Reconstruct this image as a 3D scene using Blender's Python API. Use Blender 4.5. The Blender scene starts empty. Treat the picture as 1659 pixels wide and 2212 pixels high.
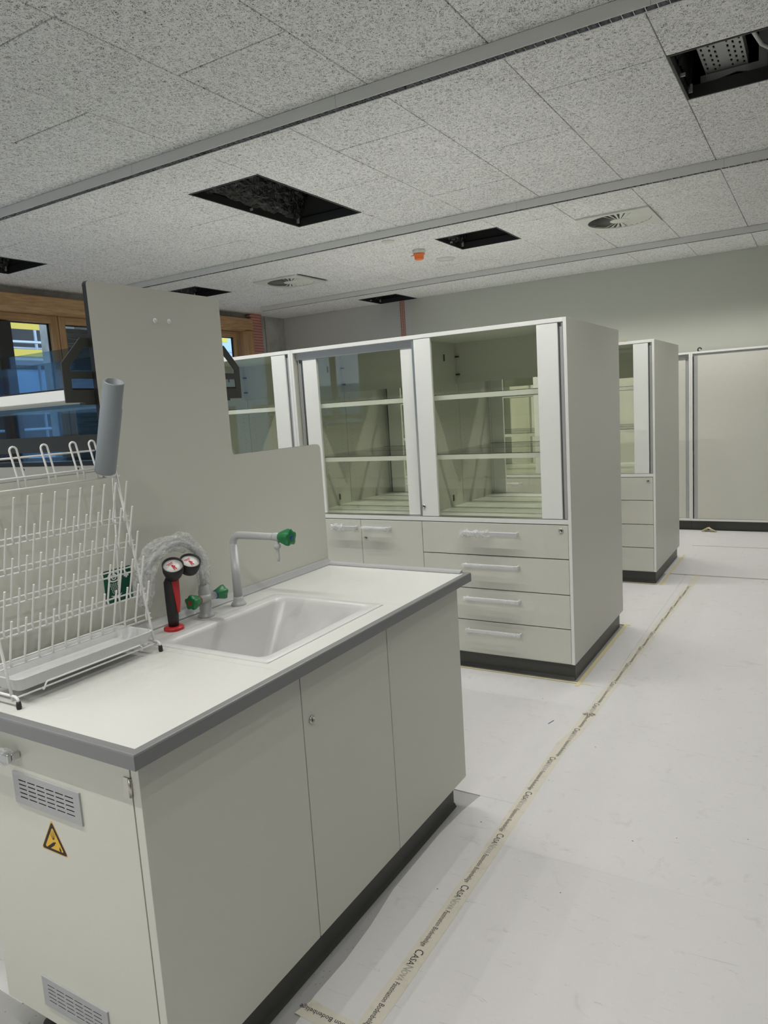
import bpy, bmesh, math, random
from mathutils import Vector, Matrix
random.seed(7)
PI = math.pi
SC = bpy.context.scene
COL = SC.collection

# ------------------------------------------------------------------ camera, world, exposure
cam_d = bpy.data.cameras.new('camera'); cam = bpy.data.objects.new('camera', cam_d); COL.objects.link(cam)
cam_d.sensor_fit = 'HORIZONTAL'; cam_d.sensor_width = 36.0
cam_d.lens = 1562.794 * 36.0 / 1659.0
cam_d.clip_start = .02; cam_d.clip_end = 200
_right = Vector((0.8565278, 0.51228907, -0.06261014))
_fwd = Vector((-0.51575199, 0.845167, -0.1403304))
_up = Vector((-0.01897371, 0.15248819, 0.98812314))
M = Matrix((_right, _up, -_fwd)).transposed().to_4x4()
M.translation = Vector((1.12959, -0.86381, 1.53207))
cam.matrix_world = M
SC.camera = cam

world = bpy.data.worlds.new('world'); SC.world = world; world.use_nodes = True
wn = world.node_tree.nodes; wl = world.node_tree.links
for n in list(wn): wn.remove(n)
w_out = wn.new('ShaderNodeOutputWorld'); w_bg = wn.new('ShaderNodeBackground')
w_bg.inputs['Color'].default_value = (.62, .78, 1.0, 1); w_bg.inputs['Strength'].default_value = 1.25
wl.new(w_bg.outputs[0], w_out.inputs[0])

SC.view_settings.view_transform = 'Standard'; SC.view_settings.look = 'None'
SC.view_settings.gamma = 1.0; SC.view_settings.use_curve_mapping = False
SC.view_settings.exposure = 0.92
SC.cycles.max_bounces = 8; SC.cycles.diffuse_bounces = 4; SC.cycles.glossy_bounces = 2
SC.cycles.transmission_bounces = 4; SC.cycles.transparent_max_bounces = 16
SC.cycles.sample_clamp_indirect = 5.0
SC.cycles.use_adaptive_sampling = True; SC.cycles.adaptive_threshold = .04

SPOT_WATT = 7.5          # each led group of the linear luminaires

# ------------------------------------------------------------------ materials
MATS = {}
def newmat(name):
    m = bpy.data.materials.new(name); m.use_nodes = True
    nt = m.node_tree
    b = nt.nodes['Principled BSDF']
    MATS[name] = m
    return m, nt, b
def ramp(nt, pts):
    r = nt.nodes.new('ShaderNodeValToRGB')
    el = r.color_ramp.elements
    while len(el) < len(pts): el.new(.5)
    for e, (p, c) in zip(el, pts):
        e.position = p; e.color = (*c, 1) if len(c) == 3 else c
    return r
def pos_coord(nt, obj=False, scale=(1, 1, 1), rot=(0, 0, 0)):
    if obj:
        g = nt.nodes.new('ShaderNodeTexCoord'); out = g.outputs['Object']
    else:
        g = nt.nodes.new('ShaderNodeNewGeometry'); out = g.outputs['Position']
    mp = nt.nodes.new('ShaderNodeMapping')
    mp.inputs['Scale'].default_value = scale; mp.inputs['Rotation'].default_value = rot
    nt.links.new(out, mp.inputs[0])
    return mp.outputs[0]
def noise(nt, vec, scale, detail=2, rough=.5, dist=0):
    n = nt.nodes.new('ShaderNodeTexNoise')
    n.inputs['Scale'].default_value = scale; n.inputs['Detail'].default_value = detail
    n.inputs['Roughness'].default_value = rough; n.inputs['Distortion'].default_value = dist
    nt.links.new(vec, n.inputs['Vector'])
    return n.outputs[0]
def math_n(nt, op, a, b=None, c=None):
    n = nt.nodes.new('ShaderNodeMath'); n.operation = op
    for i, v in enumerate((a, b, c)):
        if v is None: continue
        if isinstance(v, (int, float)): n.inputs[i].default_value = v
        else: nt.links.new(v, n.inputs[i])
    return n.outputs[0]
def mixc(nt, fac, a, b):
    n = nt.nodes.new('ShaderNodeMix'); n.data_type = 'RGBA'
    for s, v in ((0, fac), (6, a), (7, b)):
        if isinstance(v, (int, float)): n.inputs[s].default_value = v
        elif isinstance(v, tuple): n.inputs[s].default_value = (*v, 1)
        else: nt.links.new(v, n.inputs[s])
    return n.outputs[2]
def bump(nt, b, h, strength=.2, dist=.002):
    n = nt.nodes.new('ShaderNodeBump')
    n.inputs['Strength'].default_value = strength; n.inputs['Distance'].default_value = dist
    nt.links.new(h, n.inputs['Height']); nt.links.new(n.outputs[0], b.inputs['Normal'])
def simple(name, col, rough=.5, metal=0., var=.03, vscale=8., spec=.5, grain=0.):
    m, nt, b = newmat(name)
    b.inputs['Roughness'].default_value = rough; b.inputs['Metallic'].default_value = metal
    b.inputs['Specular IOR Level'].default_value = spec
    if not grain and (var <= .03):
        b.inputs['Base Color'].default_value = (*col, 1)
        return m
    v = pos_coord(nt)
    n = noise(nt, v, vscale, 1)
    lo = tuple(max(0, c * (1 - var)) for c in col); hi = tuple(min(1, c * (1 + var)) for c in col)
    r = ramp(nt, [(.3, lo), (.7, hi)]); nt.links.new(n, r.inputs[0])
    nt.links.new(r.outputs[0], b.inputs['Base Color'])
    return m
LAM = (.675, .675, .612)
simple('laminate', LAM, .42)
simple('laminate_back', (.70, .70, .635), .5)
simple('stile_white', (.88, .895, .87), .35)
simple('edge_white', (.86, .87, .85), .3)
simple('worktop_white', (.68, .685, .66), .38)
simple('edge_grey', (.21, .215, .22), .42)
simple('trim_grey', (.42, .43, .44), .35)
simple('sink_grey', (.66, .66, .655), .3)
simple('plinth_dark', (.065, .066, .062), .4)
simple('black_edge', (.012, .012, .012), .45)
simple('black_rubber', (.02, .02, .02), .55)
simple('alu', (.62, .63, .64), .32, 1.0)
simple('alu_dark', (.20, .205, .21), .4, .8)
simple('grey_metal', (.50, .51, .52), .42, .3)
simple('steel', (.55, .54, .50), .3, 1.0)
simple('handle_alu', (.74, .75, .77), .35, .35)
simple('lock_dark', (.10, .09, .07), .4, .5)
simple('faucet_grey', (.52, .53, .54), .35)
simple('green_plastic', (.015, .20, .065), .35)
simple('red_plastic', (.55, .025, .03), .35)
simple('blue_plastic', (.02, .06, .25), .35)
simple('bracket_grey', (.055, .055, .05), .5)
simple('pipe_grey', (.27, .30, .325), .45)
simple('wire_white', (.84, .845, .83), .3)
simple('tray_white', (.74, .75, .76), .4)
simple('sign_green', (.0, .075, .045), .4)
simple('print_white', (.85, .85, .83), .5)
simple('print_black', (.012, .012, .012), .6)
simple('print_grey', (.34, .33, .31), .6)
simple('print_red', (.55, .04, .05), .6)
simple('sticker_yellow', (.80, .48, .03), .45)
simple('hazard_border', (.75, .40, .08), .45)
simple('luminaire_grey', (.70, .70, .67), .45)
simple('void_black', (.018, .018, .018), .8)
simple('frame_black', (.018, .018, .018), .5)
simple('diffuser_white', (.66, .665, .61), .5)
simple('orange_plastic', (.85, .17, .02), .4)
simple('wall_paint', (.56, .575, .51), .75, var=.02, vscale=1.5)
simple('wall_plain', (.58, .575, .56), .8, var=.02, vscale=1.5)
simple('masking_yellow', (.66, .60, .36), .6)
simple('joint_brown', (.40, .33, .26), .6)
simple('scaffold_steel', (.55, .60, .66), .4, .6)
simple('board_yellow', (.75, .55, .08), .6)
simple('facade_blue', (.42, .55, .72), .6, var=.25, vscale=.7)
simple('dark_frame', (.022, .024, .026), .4)
simple('blind_grey', (.085, .09, .095), .45)
simple('led', (1, 1, 1), .5)
b = MATS['led'].node_tree.nodes['Principled BSDF']
b.inputs['Emission Color'].default_value = (1, .97, .92, 1); b.inputs['Emission Strength'].default_value = 60; MATS['led'].cycles.emission_sampling = 'NONE'
simple('reflector', (.016, .017, .019), .14, spec=.8)
simple('galvanised', (.50, .51, .51), .45, .3)
simple('cable_white', (.62, .62, .60), .5)

def m_foil():
    m, nt, b = newmat('black_foil')
    b.inputs['Base Color'].default_value = (.007, .007, .008, 1); b.inputs['Roughness'].default_value = .28
    v = pos_coord(nt); bump(nt, b, noise(nt, v, 28, 4, .6, .6), .9, .02)
m_foil()

def m_woodwool():
    m, nt, b = newmat('wood_wool')
    b.inputs['Roughness'].default_value = .9; b.inputs['Specular IOR Level'].default_value = .1
    g = nt.nodes.new('ShaderNodeNewGeometry')
    warp = nt.nodes.new('ShaderNodeTexNoise'); warp.inputs['Scale'].default_value = 22; warp.inputs['Detail'].default_value = 1
    nt.links.new(g.outputs['Position'], warp.inputs['Vector'])
    wv = nt.nodes.new('ShaderNodeVectorMath'); wv.operation = 'MULTIPLY_ADD'
    nt.links.new(warp.outputs['Color'], wv.inputs[0]); wv.inputs[1].default_value = (.022, .022, 0)
    nt.links.new(g.outputs['Position'], wv.inputs[2])
    acc = None
    for i in range(5):
        rt = nt.nodes.new('ShaderNodeMapping'); rt.inputs['Rotation'].default_value = (0, 0, i * PI / 5 + .2 + .13 * (i % 2))
        rt.inputs['Location'].default_value = (i * 3.7, i * 1.9, 0)
        nt.links.new(wv.outputs[0], rt.inputs[0])
        sc = nt.nodes.new('ShaderNodeMapping'); sc.inputs['Scale'].default_value = (20, 135, 1)
        nt.links.new(rt.outputs[0], sc.inputs[0])
        nz = nt.nodes.new('ShaderNodeTexNoise'); nz.noise_dimensions = '2D'
        nz.inputs['Scale'].default_value = 1.0; nz.inputs['Detail'].default_value = 0
        nt.links.new(sc.outputs[0], nz.inputs['Vector'])
        a = math_n(nt, 'ABSOLUTE', math_n(nt, 'SUBTRACT', nz.outputs[0], .5))
        rid = math_n(nt, 'SUBTRACT', 1.0, math_n(nt, 'MULTIPLY', a, 11.0))
        acc = rid if acc is None else math_n(nt, 'MAXIMUM', acc, rid)
    big = noise(nt, g.outputs['Position'], 3.0, 2)
    h = math_n(nt, 'ADD', acc, math_n(nt, 'MULTIPLY', math_n(nt, 'SUBTRACT', big, .5), .25))
    r = ramp(nt, [(.0, (.17, .165, .16)), (.26, (.58, .575, .56)), (.56, (.93, .93, .91)), (1., (.97, .97, .955))])
    nt.links.new(h, r.inputs[0]); nt.links.new(r.outputs[0], b.inputs['Base Color'])
    bump(nt, b, h, .5, .003)
m_woodwool()

def m_paper():
    m, nt, b = newmat('floor_paper')
    b.inputs['Roughness'].default_value = .62
    v = pos_coord(nt)
    n1 = noise(nt, v, 1.3, 4, .6); n2 = noise(nt, v, 9, 5, .65, .8)
    base = mixc(nt, n1, (.63, .62, .62), (.685, .68, .68))
    r = ramp(nt, [(.60, (0, 0, 0)), (.74, (1, 1, 1))]); nt.links.new(n2, r.inputs[0])
    c1 = mixc(nt, math_n(nt, 'MULTIPLY', r.outputs[0], .42), base, (.42, .40, .37))
    # scuffs: stretched noise
    v2 = pos_coord(nt, scale=(3, 22, 1), rot=(0, 0, .7)); n3 = noise(nt, v2, 1.6, 3, .6, 2.2)
    r2 = ramp(nt, [(.66, (0, 0, 0)), (.685, (1, 1, 1)), (.71, (0, 0, 0))]); nt.links.new(n3, r2.inputs[0])
    c2 = mixc(nt, math_n(nt, 'MULTIPLY', r2.outputs[0], .38), c1, (.30, .28, .26))
    vo = nt.nodes.new('ShaderNodeTexVoronoi'); vo.inputs['Scale'].default_value = 11; vo.inputs['Randomness'].default_value = 1
    nt.links.new(v, vo.inputs['Vector'])
    sp = math_n(nt, 'LESS_THAN', vo.outputs['Distance'], .034)
    gate = math_n(nt, 'GREATER_THAN', noise(nt, v, 2.7, 2), .54)
    c3 = mixc(nt, math_n(nt, 'MULTIPLY', math_n(nt, 'MULTIPLY', sp, gate), .85), c2, (.05, .045, .04))
    nt.links.new(c3, b.inputs['Base Color'])
    bump(nt, b, n2, .12, .004)
m_paper()

def m_lino():
    m, nt, b = newmat('lino_grey')
    b.inputs['Roughness'].default_value = .4
    v = pos_coord(nt)
    n1 = noise(nt, v, 6, 3)
    base = mixc(nt, n1, (.33, .33, .325), (.42, .42, .415))
    vo = nt.nodes.new('ShaderNodeTexVoronoi'); vo.inputs['Scale'].default_value = 90
    nt.links.new(v, vo.inputs['Vector'])
    sp = math_n(nt, 'LESS_THAN', vo.outputs['Distance'], .16)
    g = math_n(nt, 'GREATER_THAN', noise(nt, v, 40, 1), .55)
    c = mixc(nt, math_n(nt, 'MULTIPLY', math_n(nt, 'MULTIPLY', sp, g), .7), base, (.07, .07, .07))
    nt.links.new(c, b.inputs['Base Color'])
m_lino()

def m_tape():
    m, nt, b = newmat('paper_tape')
    b.inputs['Roughness'].default_value = .55
    v = pos_coord(nt); n1 = noise(nt, v, 18, 5, .65, .5); n2 = noise(nt, v, 2.5, 2)
    c = mixc(nt, n2, (.60, .565, .475), (.70, .67, .59))
    r = ramp(nt, [(.55, (0, 0, 0)), (.75, (1, 1, 1))]); nt.links.new(n1, r.inputs[0])
    c = mixc(nt, math_n(nt, 'MULTIPLY', r.outputs[0], .45), c, (.40, .37, .29))
    nt.links.new(c, b.inputs['Base Color']); bump(nt, b, n1, .3, .003)
m_tape()

def m_wood():
    m, nt, b = newmat('oak')
    b.inputs['Roughness'].default_value = .5
    v = pos_coord(nt, scale=(1, 1.2, 14)); n = noise(nt, v, 2.2, 5, .6, 1.4)
    r = ramp(nt, [(.3, (.33, .19, .085)), (.5, (.46, .28, .135)), (.7, (.57, .37, .20))])
    nt.links.new(n, r.inputs[0]); nt.links.new(r.outputs[0], b.inputs['Base Color'])
    m2, nt, b = newmat('oak_upright')
    b.inputs['Roughness'].default_value = .5
    v = pos_coord(nt, scale=(14, 14, 1)); n = noise(nt, v, 1.2, 5, .6, 1.0)
    r = ramp(nt, [(.3, (.33, .19, .085)), (.5, (.46, .28, .135)), (.7, (.54, .34, .18))])
    nt.links.new(n, r.inputs[0]); nt.links.new(r.outputs[0], b.inputs['Base Color'])
m_wood()

def m_concrete():
    m, nt, b = newmat('concrete')
    b.inputs['Roughness'].default_value = .85
    v = pos_coord(nt); n = noise(nt, v, 2.6, 6, .62, .3)
    r = ramp(nt, [(.3, (.25, .245, .22)), (.55, (.42, .415, .385)), (.75, (.54, .535, .505))])
    nt.links.new(n, r.inputs[0]); nt.links.new(r.outputs[0], b.inputs['Base Color']); bump(nt, b, n, .2, .004)
m_concrete()

def m_guard():
    m, nt, b = newmat('guard_pink')
    b.inputs['Roughness'].default_value = .6
    v = pos_coord(nt)
    s = nt.nodes.new('ShaderNodeSeparateXYZ'); nt.links.new(v, s.inputs[0])
    fz = math_n(nt, 'FRACT', math_n(nt, 'MULTIPLY', s.outputs[2], 25))
    c = mixc(nt, math_n(nt, 'GREATER_THAN', fz, .42), (.42, .12, .09), (.66, .42, .36))
    nt.links.new(c, b.inputs['Base Color'])
    m, nt, b = newmat('mesh_red')
    b.inputs['Roughness'].default_value = .7
    br = nt.nodes.new('ShaderNodeTexBrick')
    br.inputs['Scale'].default_value = 1; br.inputs['Brick Width'].default_value = .03; br.inputs['Row Height'].default_value = .022
    br.inputs['Mortar Size'].default_value = .004; br.offset = 0
    br.inputs['Color1'].default_value = (.42, .10, .07, 1); br.inputs['Color2'].default_value = (.42, .10, .07, 1)
    br.inputs['Mortar'].default_value = (.52, .44, .38, 1)
    g = nt.nodes.new('ShaderNodeNewGeometry'); s = nt.nodes.new('ShaderNodeSeparateXYZ'); nt.links.new(g.outputs['Position'], s.inputs[0])
    cb = nt.nodes.new('ShaderNodeCombineXYZ'); nt.links.new(s.outputs[0], cb.inputs[0]); nt.links.new(s.outputs[2], cb.inputs[1])
    nt.links.new(cb.outputs[0], br.inputs['Vector']); nt.links.new(br.outputs[0], b.inputs['Base Color'])
m_guard()

def glassmat(name, tint, ior=1.5, gain=1.0, rough=.02):
    m = bpy.data.materials.new(name); m.use_nodes = True; nt = m.node_tree
    for n in list(nt.nodes): nt.nodes.remove(n)
    o = nt.nodes.new('ShaderNodeOutputMaterial'); mx = nt.nodes.new('ShaderNodeMixShader')
    t = nt.nodes.new('ShaderNodeBsdfTransparent'); g = nt.nodes.new('ShaderNodeBsdfGlossy')
    t.inputs[0].default_value = (*tint, 1); g.inputs['Roughness'].default_value = rough
    f = nt.nodes.new('ShaderNodeLayerWeight'); f.inputs[0].default_value = .5
    k = math_n(nt, 'MULTIPLY_ADD', math_n(nt, 'POWER', f.outputs['Facing'], 5.0), .9, .03 * gain)
    nt.links.new(k, mx.inputs[0]); nt.links.new(t.outputs[0], mx.inputs[1]); nt.links.new(g.outputs[0], mx.inputs[2])
    nt.links.new(mx.outputs[0], o.inputs[0]); MATS[name] = m
glassmat('glass_green', (.972, .980, .938), 1.42)
glassmat('glass_shelf', (.965, .982, .955), 1.5)
glassmat('glass_blue', (.63, .73, .79), 1.6, 1.5)
glassmat('glass_window', (.93, .96, .97), 1.5)

def m_wrap(name, alpha, scale):
    m, nt, b = newmat(name)
    o = nt.nodes['Material Output']
    b.inputs['Base Color'].default_value = (.86, .88, .88, 1); b.inputs['Roughness'].default_value = .18
    v = pos_coord(nt)
    vo = nt.nodes.new('ShaderNodeTexVoronoi'); vo.inputs['Scale'].default_value = scale
    nt.links.new(v, vo.inputs['Vector'])
    n = noise(nt, v, scale * .5, 3)
    h = math_n(nt, 'ADD', vo.outputs['Distance'], n)
    bump(nt, b, h, .9, .006)
    t = nt.nodes.new('ShaderNodeBsdfTransparent'); mx = nt.nodes.new('ShaderNodeMixShader')
    r = ramp(nt, [(.25, (alpha * .35,) * 3), (.75, (min(1, alpha * 1.6),) * 3)]); nt.links.new(n, r.inputs[0])
    nt.links.new(r.outputs[0], mx.inputs[0]); nt.links.new(t.outputs[0], mx.inputs[1]); nt.links.new(b.outputs[0], mx.inputs[2])
    nt.links.new(mx.outputs[0], o.inputs[0])
m_wrap('bubble_film', .30, 110)
m_wrap('sleeve_film', .30, 60)
m_wrap('smooth_film', .26, 14)

# ------------------------------------------------------------------ mesh helpers
class B:
    def __init__(s): s.v = []; s.f = []; s.m = []; s.sm = []
    def add(s, vs, fs, mi=0, smooth=False):
        o = len(s.v); s.v += [tuple(p) for p in vs]
        for f in fs: s.f.append([i + o for i in f]); s.m.append(mi); s.sm.append(smooth)
        return s
    def box(s, x0, x1, y0, y1, z0, z1, mi=0):
        vs = [(x, y, z) for z in (z0, z1) for y in (y0, y1) for x in (x0, x1)]
        return s.add(vs, [(0, 2, 3, 1), (4, 5, 7, 6), (0, 1, 5, 4), (2, 6, 7, 3), (0, 4, 6, 2), (1, 3, 7, 5)], mi)
    def prism(s, poly, fn, a, b, mi=0, side=None, smooth=False):
        # poly: list of 2D points; fn(p, t) -> 3D
        n = len(poly)
        vs = [fn(p, a) for p in poly] + [fn(p, b) for p in poly]
        s.add(vs, [list(range(n))[::-1], list(range(n, 2 * n))], mi)
        o = len(s.v) - 2 * n
        for i in range(n):
            j = (i + 1) % n
            s.f.append([o + i, o + j, o + n + j, o + n + i]); s.m.append(mi if side is None else side); s.sm.append(smooth)
        return s
    def tube(s, path, r, n=8, mi=0, caps=True, radii=None):
        P = [Vector(p) for p in path]
        T = []
        for i in range(len(P)):
            a = P[max(0, i - 1)]; c = P[min(len(P) - 1, i + 1)]; T.append((c - a).normalized())
        up = Vector((0, 0, 1)) if abs(T[0].z) < .9 else Vector((1, 0, 0))
        nrm = (up - T[0] * up.dot(T[0])).normalized()
        vs = []
        for i, p in enumerate(P):
            nrm = (nrm - T[i] * nrm.dot(T[i])).normalized(); bi = T[i].cross(nrm)
            rr = radii[i] if radii else r
            for k in range(n):
                a = 2 * PI * k / n; vs.append(p + nrm * (rr * math.cos(a)) + bi * (rr * math.sin(a)))
        fs = []
        for i in range(len(P) - 1):
            for k in range(n):
                k2 = (k + 1) % n
                fs.append((i * n + k, i * n + k2, (i + 1) * n + k2, (i + 1) * n + k))
        s.add(vs, fs, mi, True)
        o = len(s.v) - len(vs)
        if caps:
            s.f.append([o + k for k in range(n)][::-1]); s.m.append(mi); s.sm.append(False)
            s.f.append([o + (len(P) - 1) * n + k for k in range(n)]); s.m.append(mi); s.sm.append(False)
        return s
    def lathe(s, prof, base, axis=(0, 0, 1), n=20, mi=0, smooth=True):
        # prof: (radius, height) along axis
        ax = Vector(axis).normalized(); up = Vector((0, 0, 1)) if abs(ax.z) < .9 else Vector((1, 0, 0))
        u = (up - ax * up.dot(ax)).normalized(); w = ax.cross(u); bs = Vector(base)
        vs = []
        for r, h in prof:
            for k in range(n):
                a = 2 * PI * k / n; vs.append(bs + ax * h + u * (r * math.cos(a)) + w * (r * math.sin(a)))
        fs = []
        for i in range(len(prof) - 1):
            for k in range(n):
                k2 = (k + 1) % n; fs.append((i * n + k, i * n + k2, (i + 1) * n + k2, (i + 1) * n + k))
        s.add(vs, fs, mi, smooth)
        o = len(s.v) - len(vs)
        if prof[0][0] > 1e-6: s.f.append([o + k for k in range(n)][::-1]); s.m.append(mi); s.sm.append(False)
        if prof[-1][0] > 1e-6: s.f.append([o + (len(prof) - 1) * n + k for k in range(n)]); s.m.append(mi); s.sm.append(False)
        return s

def mesh_of(name, bld, mats, bevel=0., seg=2, off=None, recalc=True):
    me = bpy.data.meshes.new(name)
    vs = bld.v if off is None else [(v[0] - off[0], v[1] - off[1], v[2] - off[2]) for v in bld.v]
    me.from_pydata(vs, [], bld.f)
    for p, mi, sm in zip(me.polygons, bld.m, bld.sm): p.material_index = mi; p.use_smooth = sm
    for m in (mats if isinstance(mats, (list, tuple)) else [mats]): me.materials.append(MATS[m])
    if bevel or recalc:
        bm = bmesh.new(); bm.from_mesh(me)
        if recalc: bmesh.ops.recalc_face_normals(bm, faces=bm.faces)
        if bevel:
            es = [e for e in bm.edges if len(e.link_faces) == 2 and e.calc_face_angle(0) > .6]
            bmesh.ops.bevel(bm, geom=es, offset=bevel, segments=seg, profile=.5, affect='EDGES', clamp_overlap=True)
        bm.to_mesh(me); bm.free()
    me.update()
    return me
ORG = {}
def link(name, me, parent=None, label=None):
    o = bpy.data.objects.new(name, me); COL.objects.link(o)
    if parent is not None:
        o.parent = parent; ORG[o] = ORG.get(parent, (0, 0, 0))
    if label: o['label'] = label
    return o
def obj(name, bld, mats, parent=None, bevel=0., seg=2, label=None, local=False):
    off = None if (parent is None or local) else ORG.get(parent)
    return link(name, mesh_of(name, bld, mats, bevel, seg, off), parent, label)
def tag(o, label, cat, group=None):
    o['label'] = label; o['category'] = cat
    if group: o['group'] = group
    return o
def thing(name, label, cat, loc=(0, 0, 0), rz=0, group=None):
    o = bpy.data.objects.new(name, None); COL.objects.link(o); o.empty_display_size = .05
    o.location = loc; o.rotation_euler = (0, 0, rz); ORG[o] = tuple(loc)
    return tag(o, label, cat, group)
def struct(name, bld, mats, parent=None, bevel=0.):
    o = obj(name, bld, mats, parent, bevel)
    if parent is None: o['kind'] = 'structure'
    return o
def stuff(o): o['kind'] = 'stuff'; return o
def sharecopy(o, parent, loc=(0, 0, 0), rot=(0, 0, 0), name=None):
    c = bpy.data.objects.new(name or o.name.split('.')[0], o.data); COL.objects.link(c); c.parent = parent
    c.location = loc; c.rotation_euler = rot
    ORG[c] = ORG.get(parent, (0, 0, 0))
    return c
def xy(z0=0): return lambda p, t: (p[0], p[1], t)
FX = lambda p, t: (t, p[0], p[1])      # polygon in (y,z), extruded along x
FY = lambda p, t: (p[0], t, p[1])      # polygon in (x,z), extruded along y
FZ = lambda p, t: (p[0], p[1], t)
def rrect(x0, x1, y0, y1, r, n=5):
    out = []
    for cx, cy, a0 in ((x1 - r, y0 + r, -90), (x1 - r, y1 - r, 0), (x0 + r, y1 - r, 90), (x0 + r, y0 + r, 180)):
        for i in range(n + 1):
            a = math.radians(a0 + 90 * i / n); out.append((cx + r * math.cos(a), cy + r * math.sin(a)))
    return out
def round_poly(pts, rad, n=5):
    # fillet each corner of polygon; rad list
    out = []; N = len(pts)
    for i in range(N):
        p = Vector(pts[i]); a = Vector(pts[i - 1]); c = Vector(pts[(i + 1) % N]); r = rad[i] if isinstance(rad, (list, tuple)) else rad
        if r <= 0: out.append(tuple(p)); continue
        d1 = (a - p).normalized(); d2 = (c - p).normalized()
        ang = d1.angle(d2); t = r / math.tan(ang / 2)
        p1 = p + d1 * t; p2 = p + d2 * t; ce = p + (d1 + d2).normalized() * (r / math.sin(ang / 2))
        a1 = math.atan2(p1.y - ce.y, p1.x - ce.x); a2 = math.atan2(p2.y - ce.y, p2.x - ce.x)
        da = (a2 - a1 + PI) % (2 * PI) - PI
        for k in range(n + 1):
            aa = a1 + da * k / n; out.append((ce.x + r * math.cos(aa), ce.y + r * math.sin(aa)))
    return out

# ================================================================== STRUCTURE
HC = 3.0223
XL, XR, YN, YF = -6.07, 4.6, -4.6, 8.301
PZ = 0.0           # top of paper covering
LZ = -.003         # lino floor level
struct('floor', B().box(XL - .4, XR + .2, YN - .2, YF + .2, LZ - .2, LZ), 'lino_grey')
struct('wall_right', B().box(XR, XR + .2, YN - .2, YF + .2, LZ, HC + .9), 'wall_paint')
struct('wall_back', B().box(XL, XR, YN - .2, YN, LZ, HC + .9), 'wall_paint')
wf = struct('wall_far', B().box(-3.81, XR, YF, YF + .2, LZ, HC + .9), 'wall_paint')
obj('wall_panel', B().box(XL - .3, -3.99, YF + .004, YF + .2, LZ, HC + .9), 'wall_plain', wf)
obj('wall_pier', B().box(-3.91, -3.81, YF - .004, YF + .2, LZ, HC), 'wall_plain', wf)
obj('mesh_strip', B().box(-3.99, -3.91, YF - .006, YF + .2, LZ, HC), 'mesh_red', wf)

# window wall -------------------------------------------------------
ww = struct('wall_window', B().box(XL - .3, XL, YN, 7.40, LZ, .85), 'concrete')
obj('top_band', B().box(XL - .3, XL, YN, 7.40, 2.77, HC + .9), 'concrete', ww)
obj('concrete_pier', B().box(XL - .3, XL, 7.40, 7.835, LZ, HC + .9), 'concrete', ww)
obj('concrete_pier', B().box(XL - .3, XL, 7.85, YF, LZ, HC + .9), 'concrete', ww)
obj('joint_backing', B().box(XL - .3, XL - .03, 7.835, 7.85, LZ, HC + .9), 'frame_black', ww)
# wooden lintel and jamb
lp = [(XL, 2.765), (XL + .10, 2.765), (XL + .13, 2.78), (XL + .145, 2.81), (XL + .145, 2.93), (XL + .13, 2.94), (XL, 2.94)]
struct('trim_1', B().prism(lp, FY, YN, 7.40), 'oak')
struct('trim_2', B().box(XL - .02, XL + .145, 7.26, 7.40, .85, 2.765), 'oak_upright', bevel=.008)
struct('trim_3', B().box(XL - .02, XL + .22, YN, 7.40, .81, .85), 'oak', bevel=.008)
bays = [(5.93, 7.25), (4.345, 5.90), (2.70, 4.335), (1.05, 2.69), (-.60, 1.04), (-2.25, -.61), (-3.9, -2.26)]
for i, (y0, y1) in enumerate(bays):
    fr = B(); x0, x1 = XL - .09, XL - .01
    w = .082
    fr.box(x0, x1, y0, y0 + w, .85, 2.765); fr.box(x0, x1, y1 - w, y1, .85, 2.765)
    top = B(); top.box(x0, x1, y0 + w, y1 - w, 2.685, 2.765); top.box(x0, x1, y0 + w, y1 - w, .85, .94)
    wo = struct('window_%d' % (i + 1), fr, 'oak_upright', bevel=.004)
    obj('window_rail', top, 'oak', wo, bevel=.004)
    obj('gasket', B().box(x0 + .02, x0 + .03, y0 + w, y1 - w, 2.672, 2.685).box(x0 + .02, x0 + .03, y1 - w - .022, y1 - w, .94, 2.685).box(x0 + .02, x0 + .03, y0 + w, y0 + w + .012, .94, 2.685), 'dark_frame', wo)
    obj('pane', B().box(x0 + .032, x0 + .040, y0 + w, y1 - w, .94, 2.685), 'glass_window', wo)
    if i == 2:
        obj('mullion', B().box(XL - .07, XL + .02, 3.60, 3.765, .94, 2.672), 'dark_frame', wo, bevel=.006)
    if i == 1:
        sl = B()
        z = 2.66
        while z > .95:
            sl.prism([(x0 - .05, z), (x0 - .035, z - .012), (x0 - .035, z - .045), (x0 - .05, z - .055)], FY, y0 + w, y1 - w); z -= .056
        o = obj('roller_slats', sl, 'blind_grey', wo); stuff(o)
# pink protective corner guard beside the window
gb = B(); z = 0.3
prof = []
n = 0
while z < HC - .02:
    gb.prism(rrect(XL + .004, XL + .10 + .012 * (n % 2), 7.42, 7.64 + .012 * (n % 2), .02, 3), FZ, z, z + .02); z += .02; n += 1
tag(obj('corner_guard', gb, 'guard_pink'), 'pink ridged protective sleeve on the pier beside the window jamb', 'corner guard')

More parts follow.
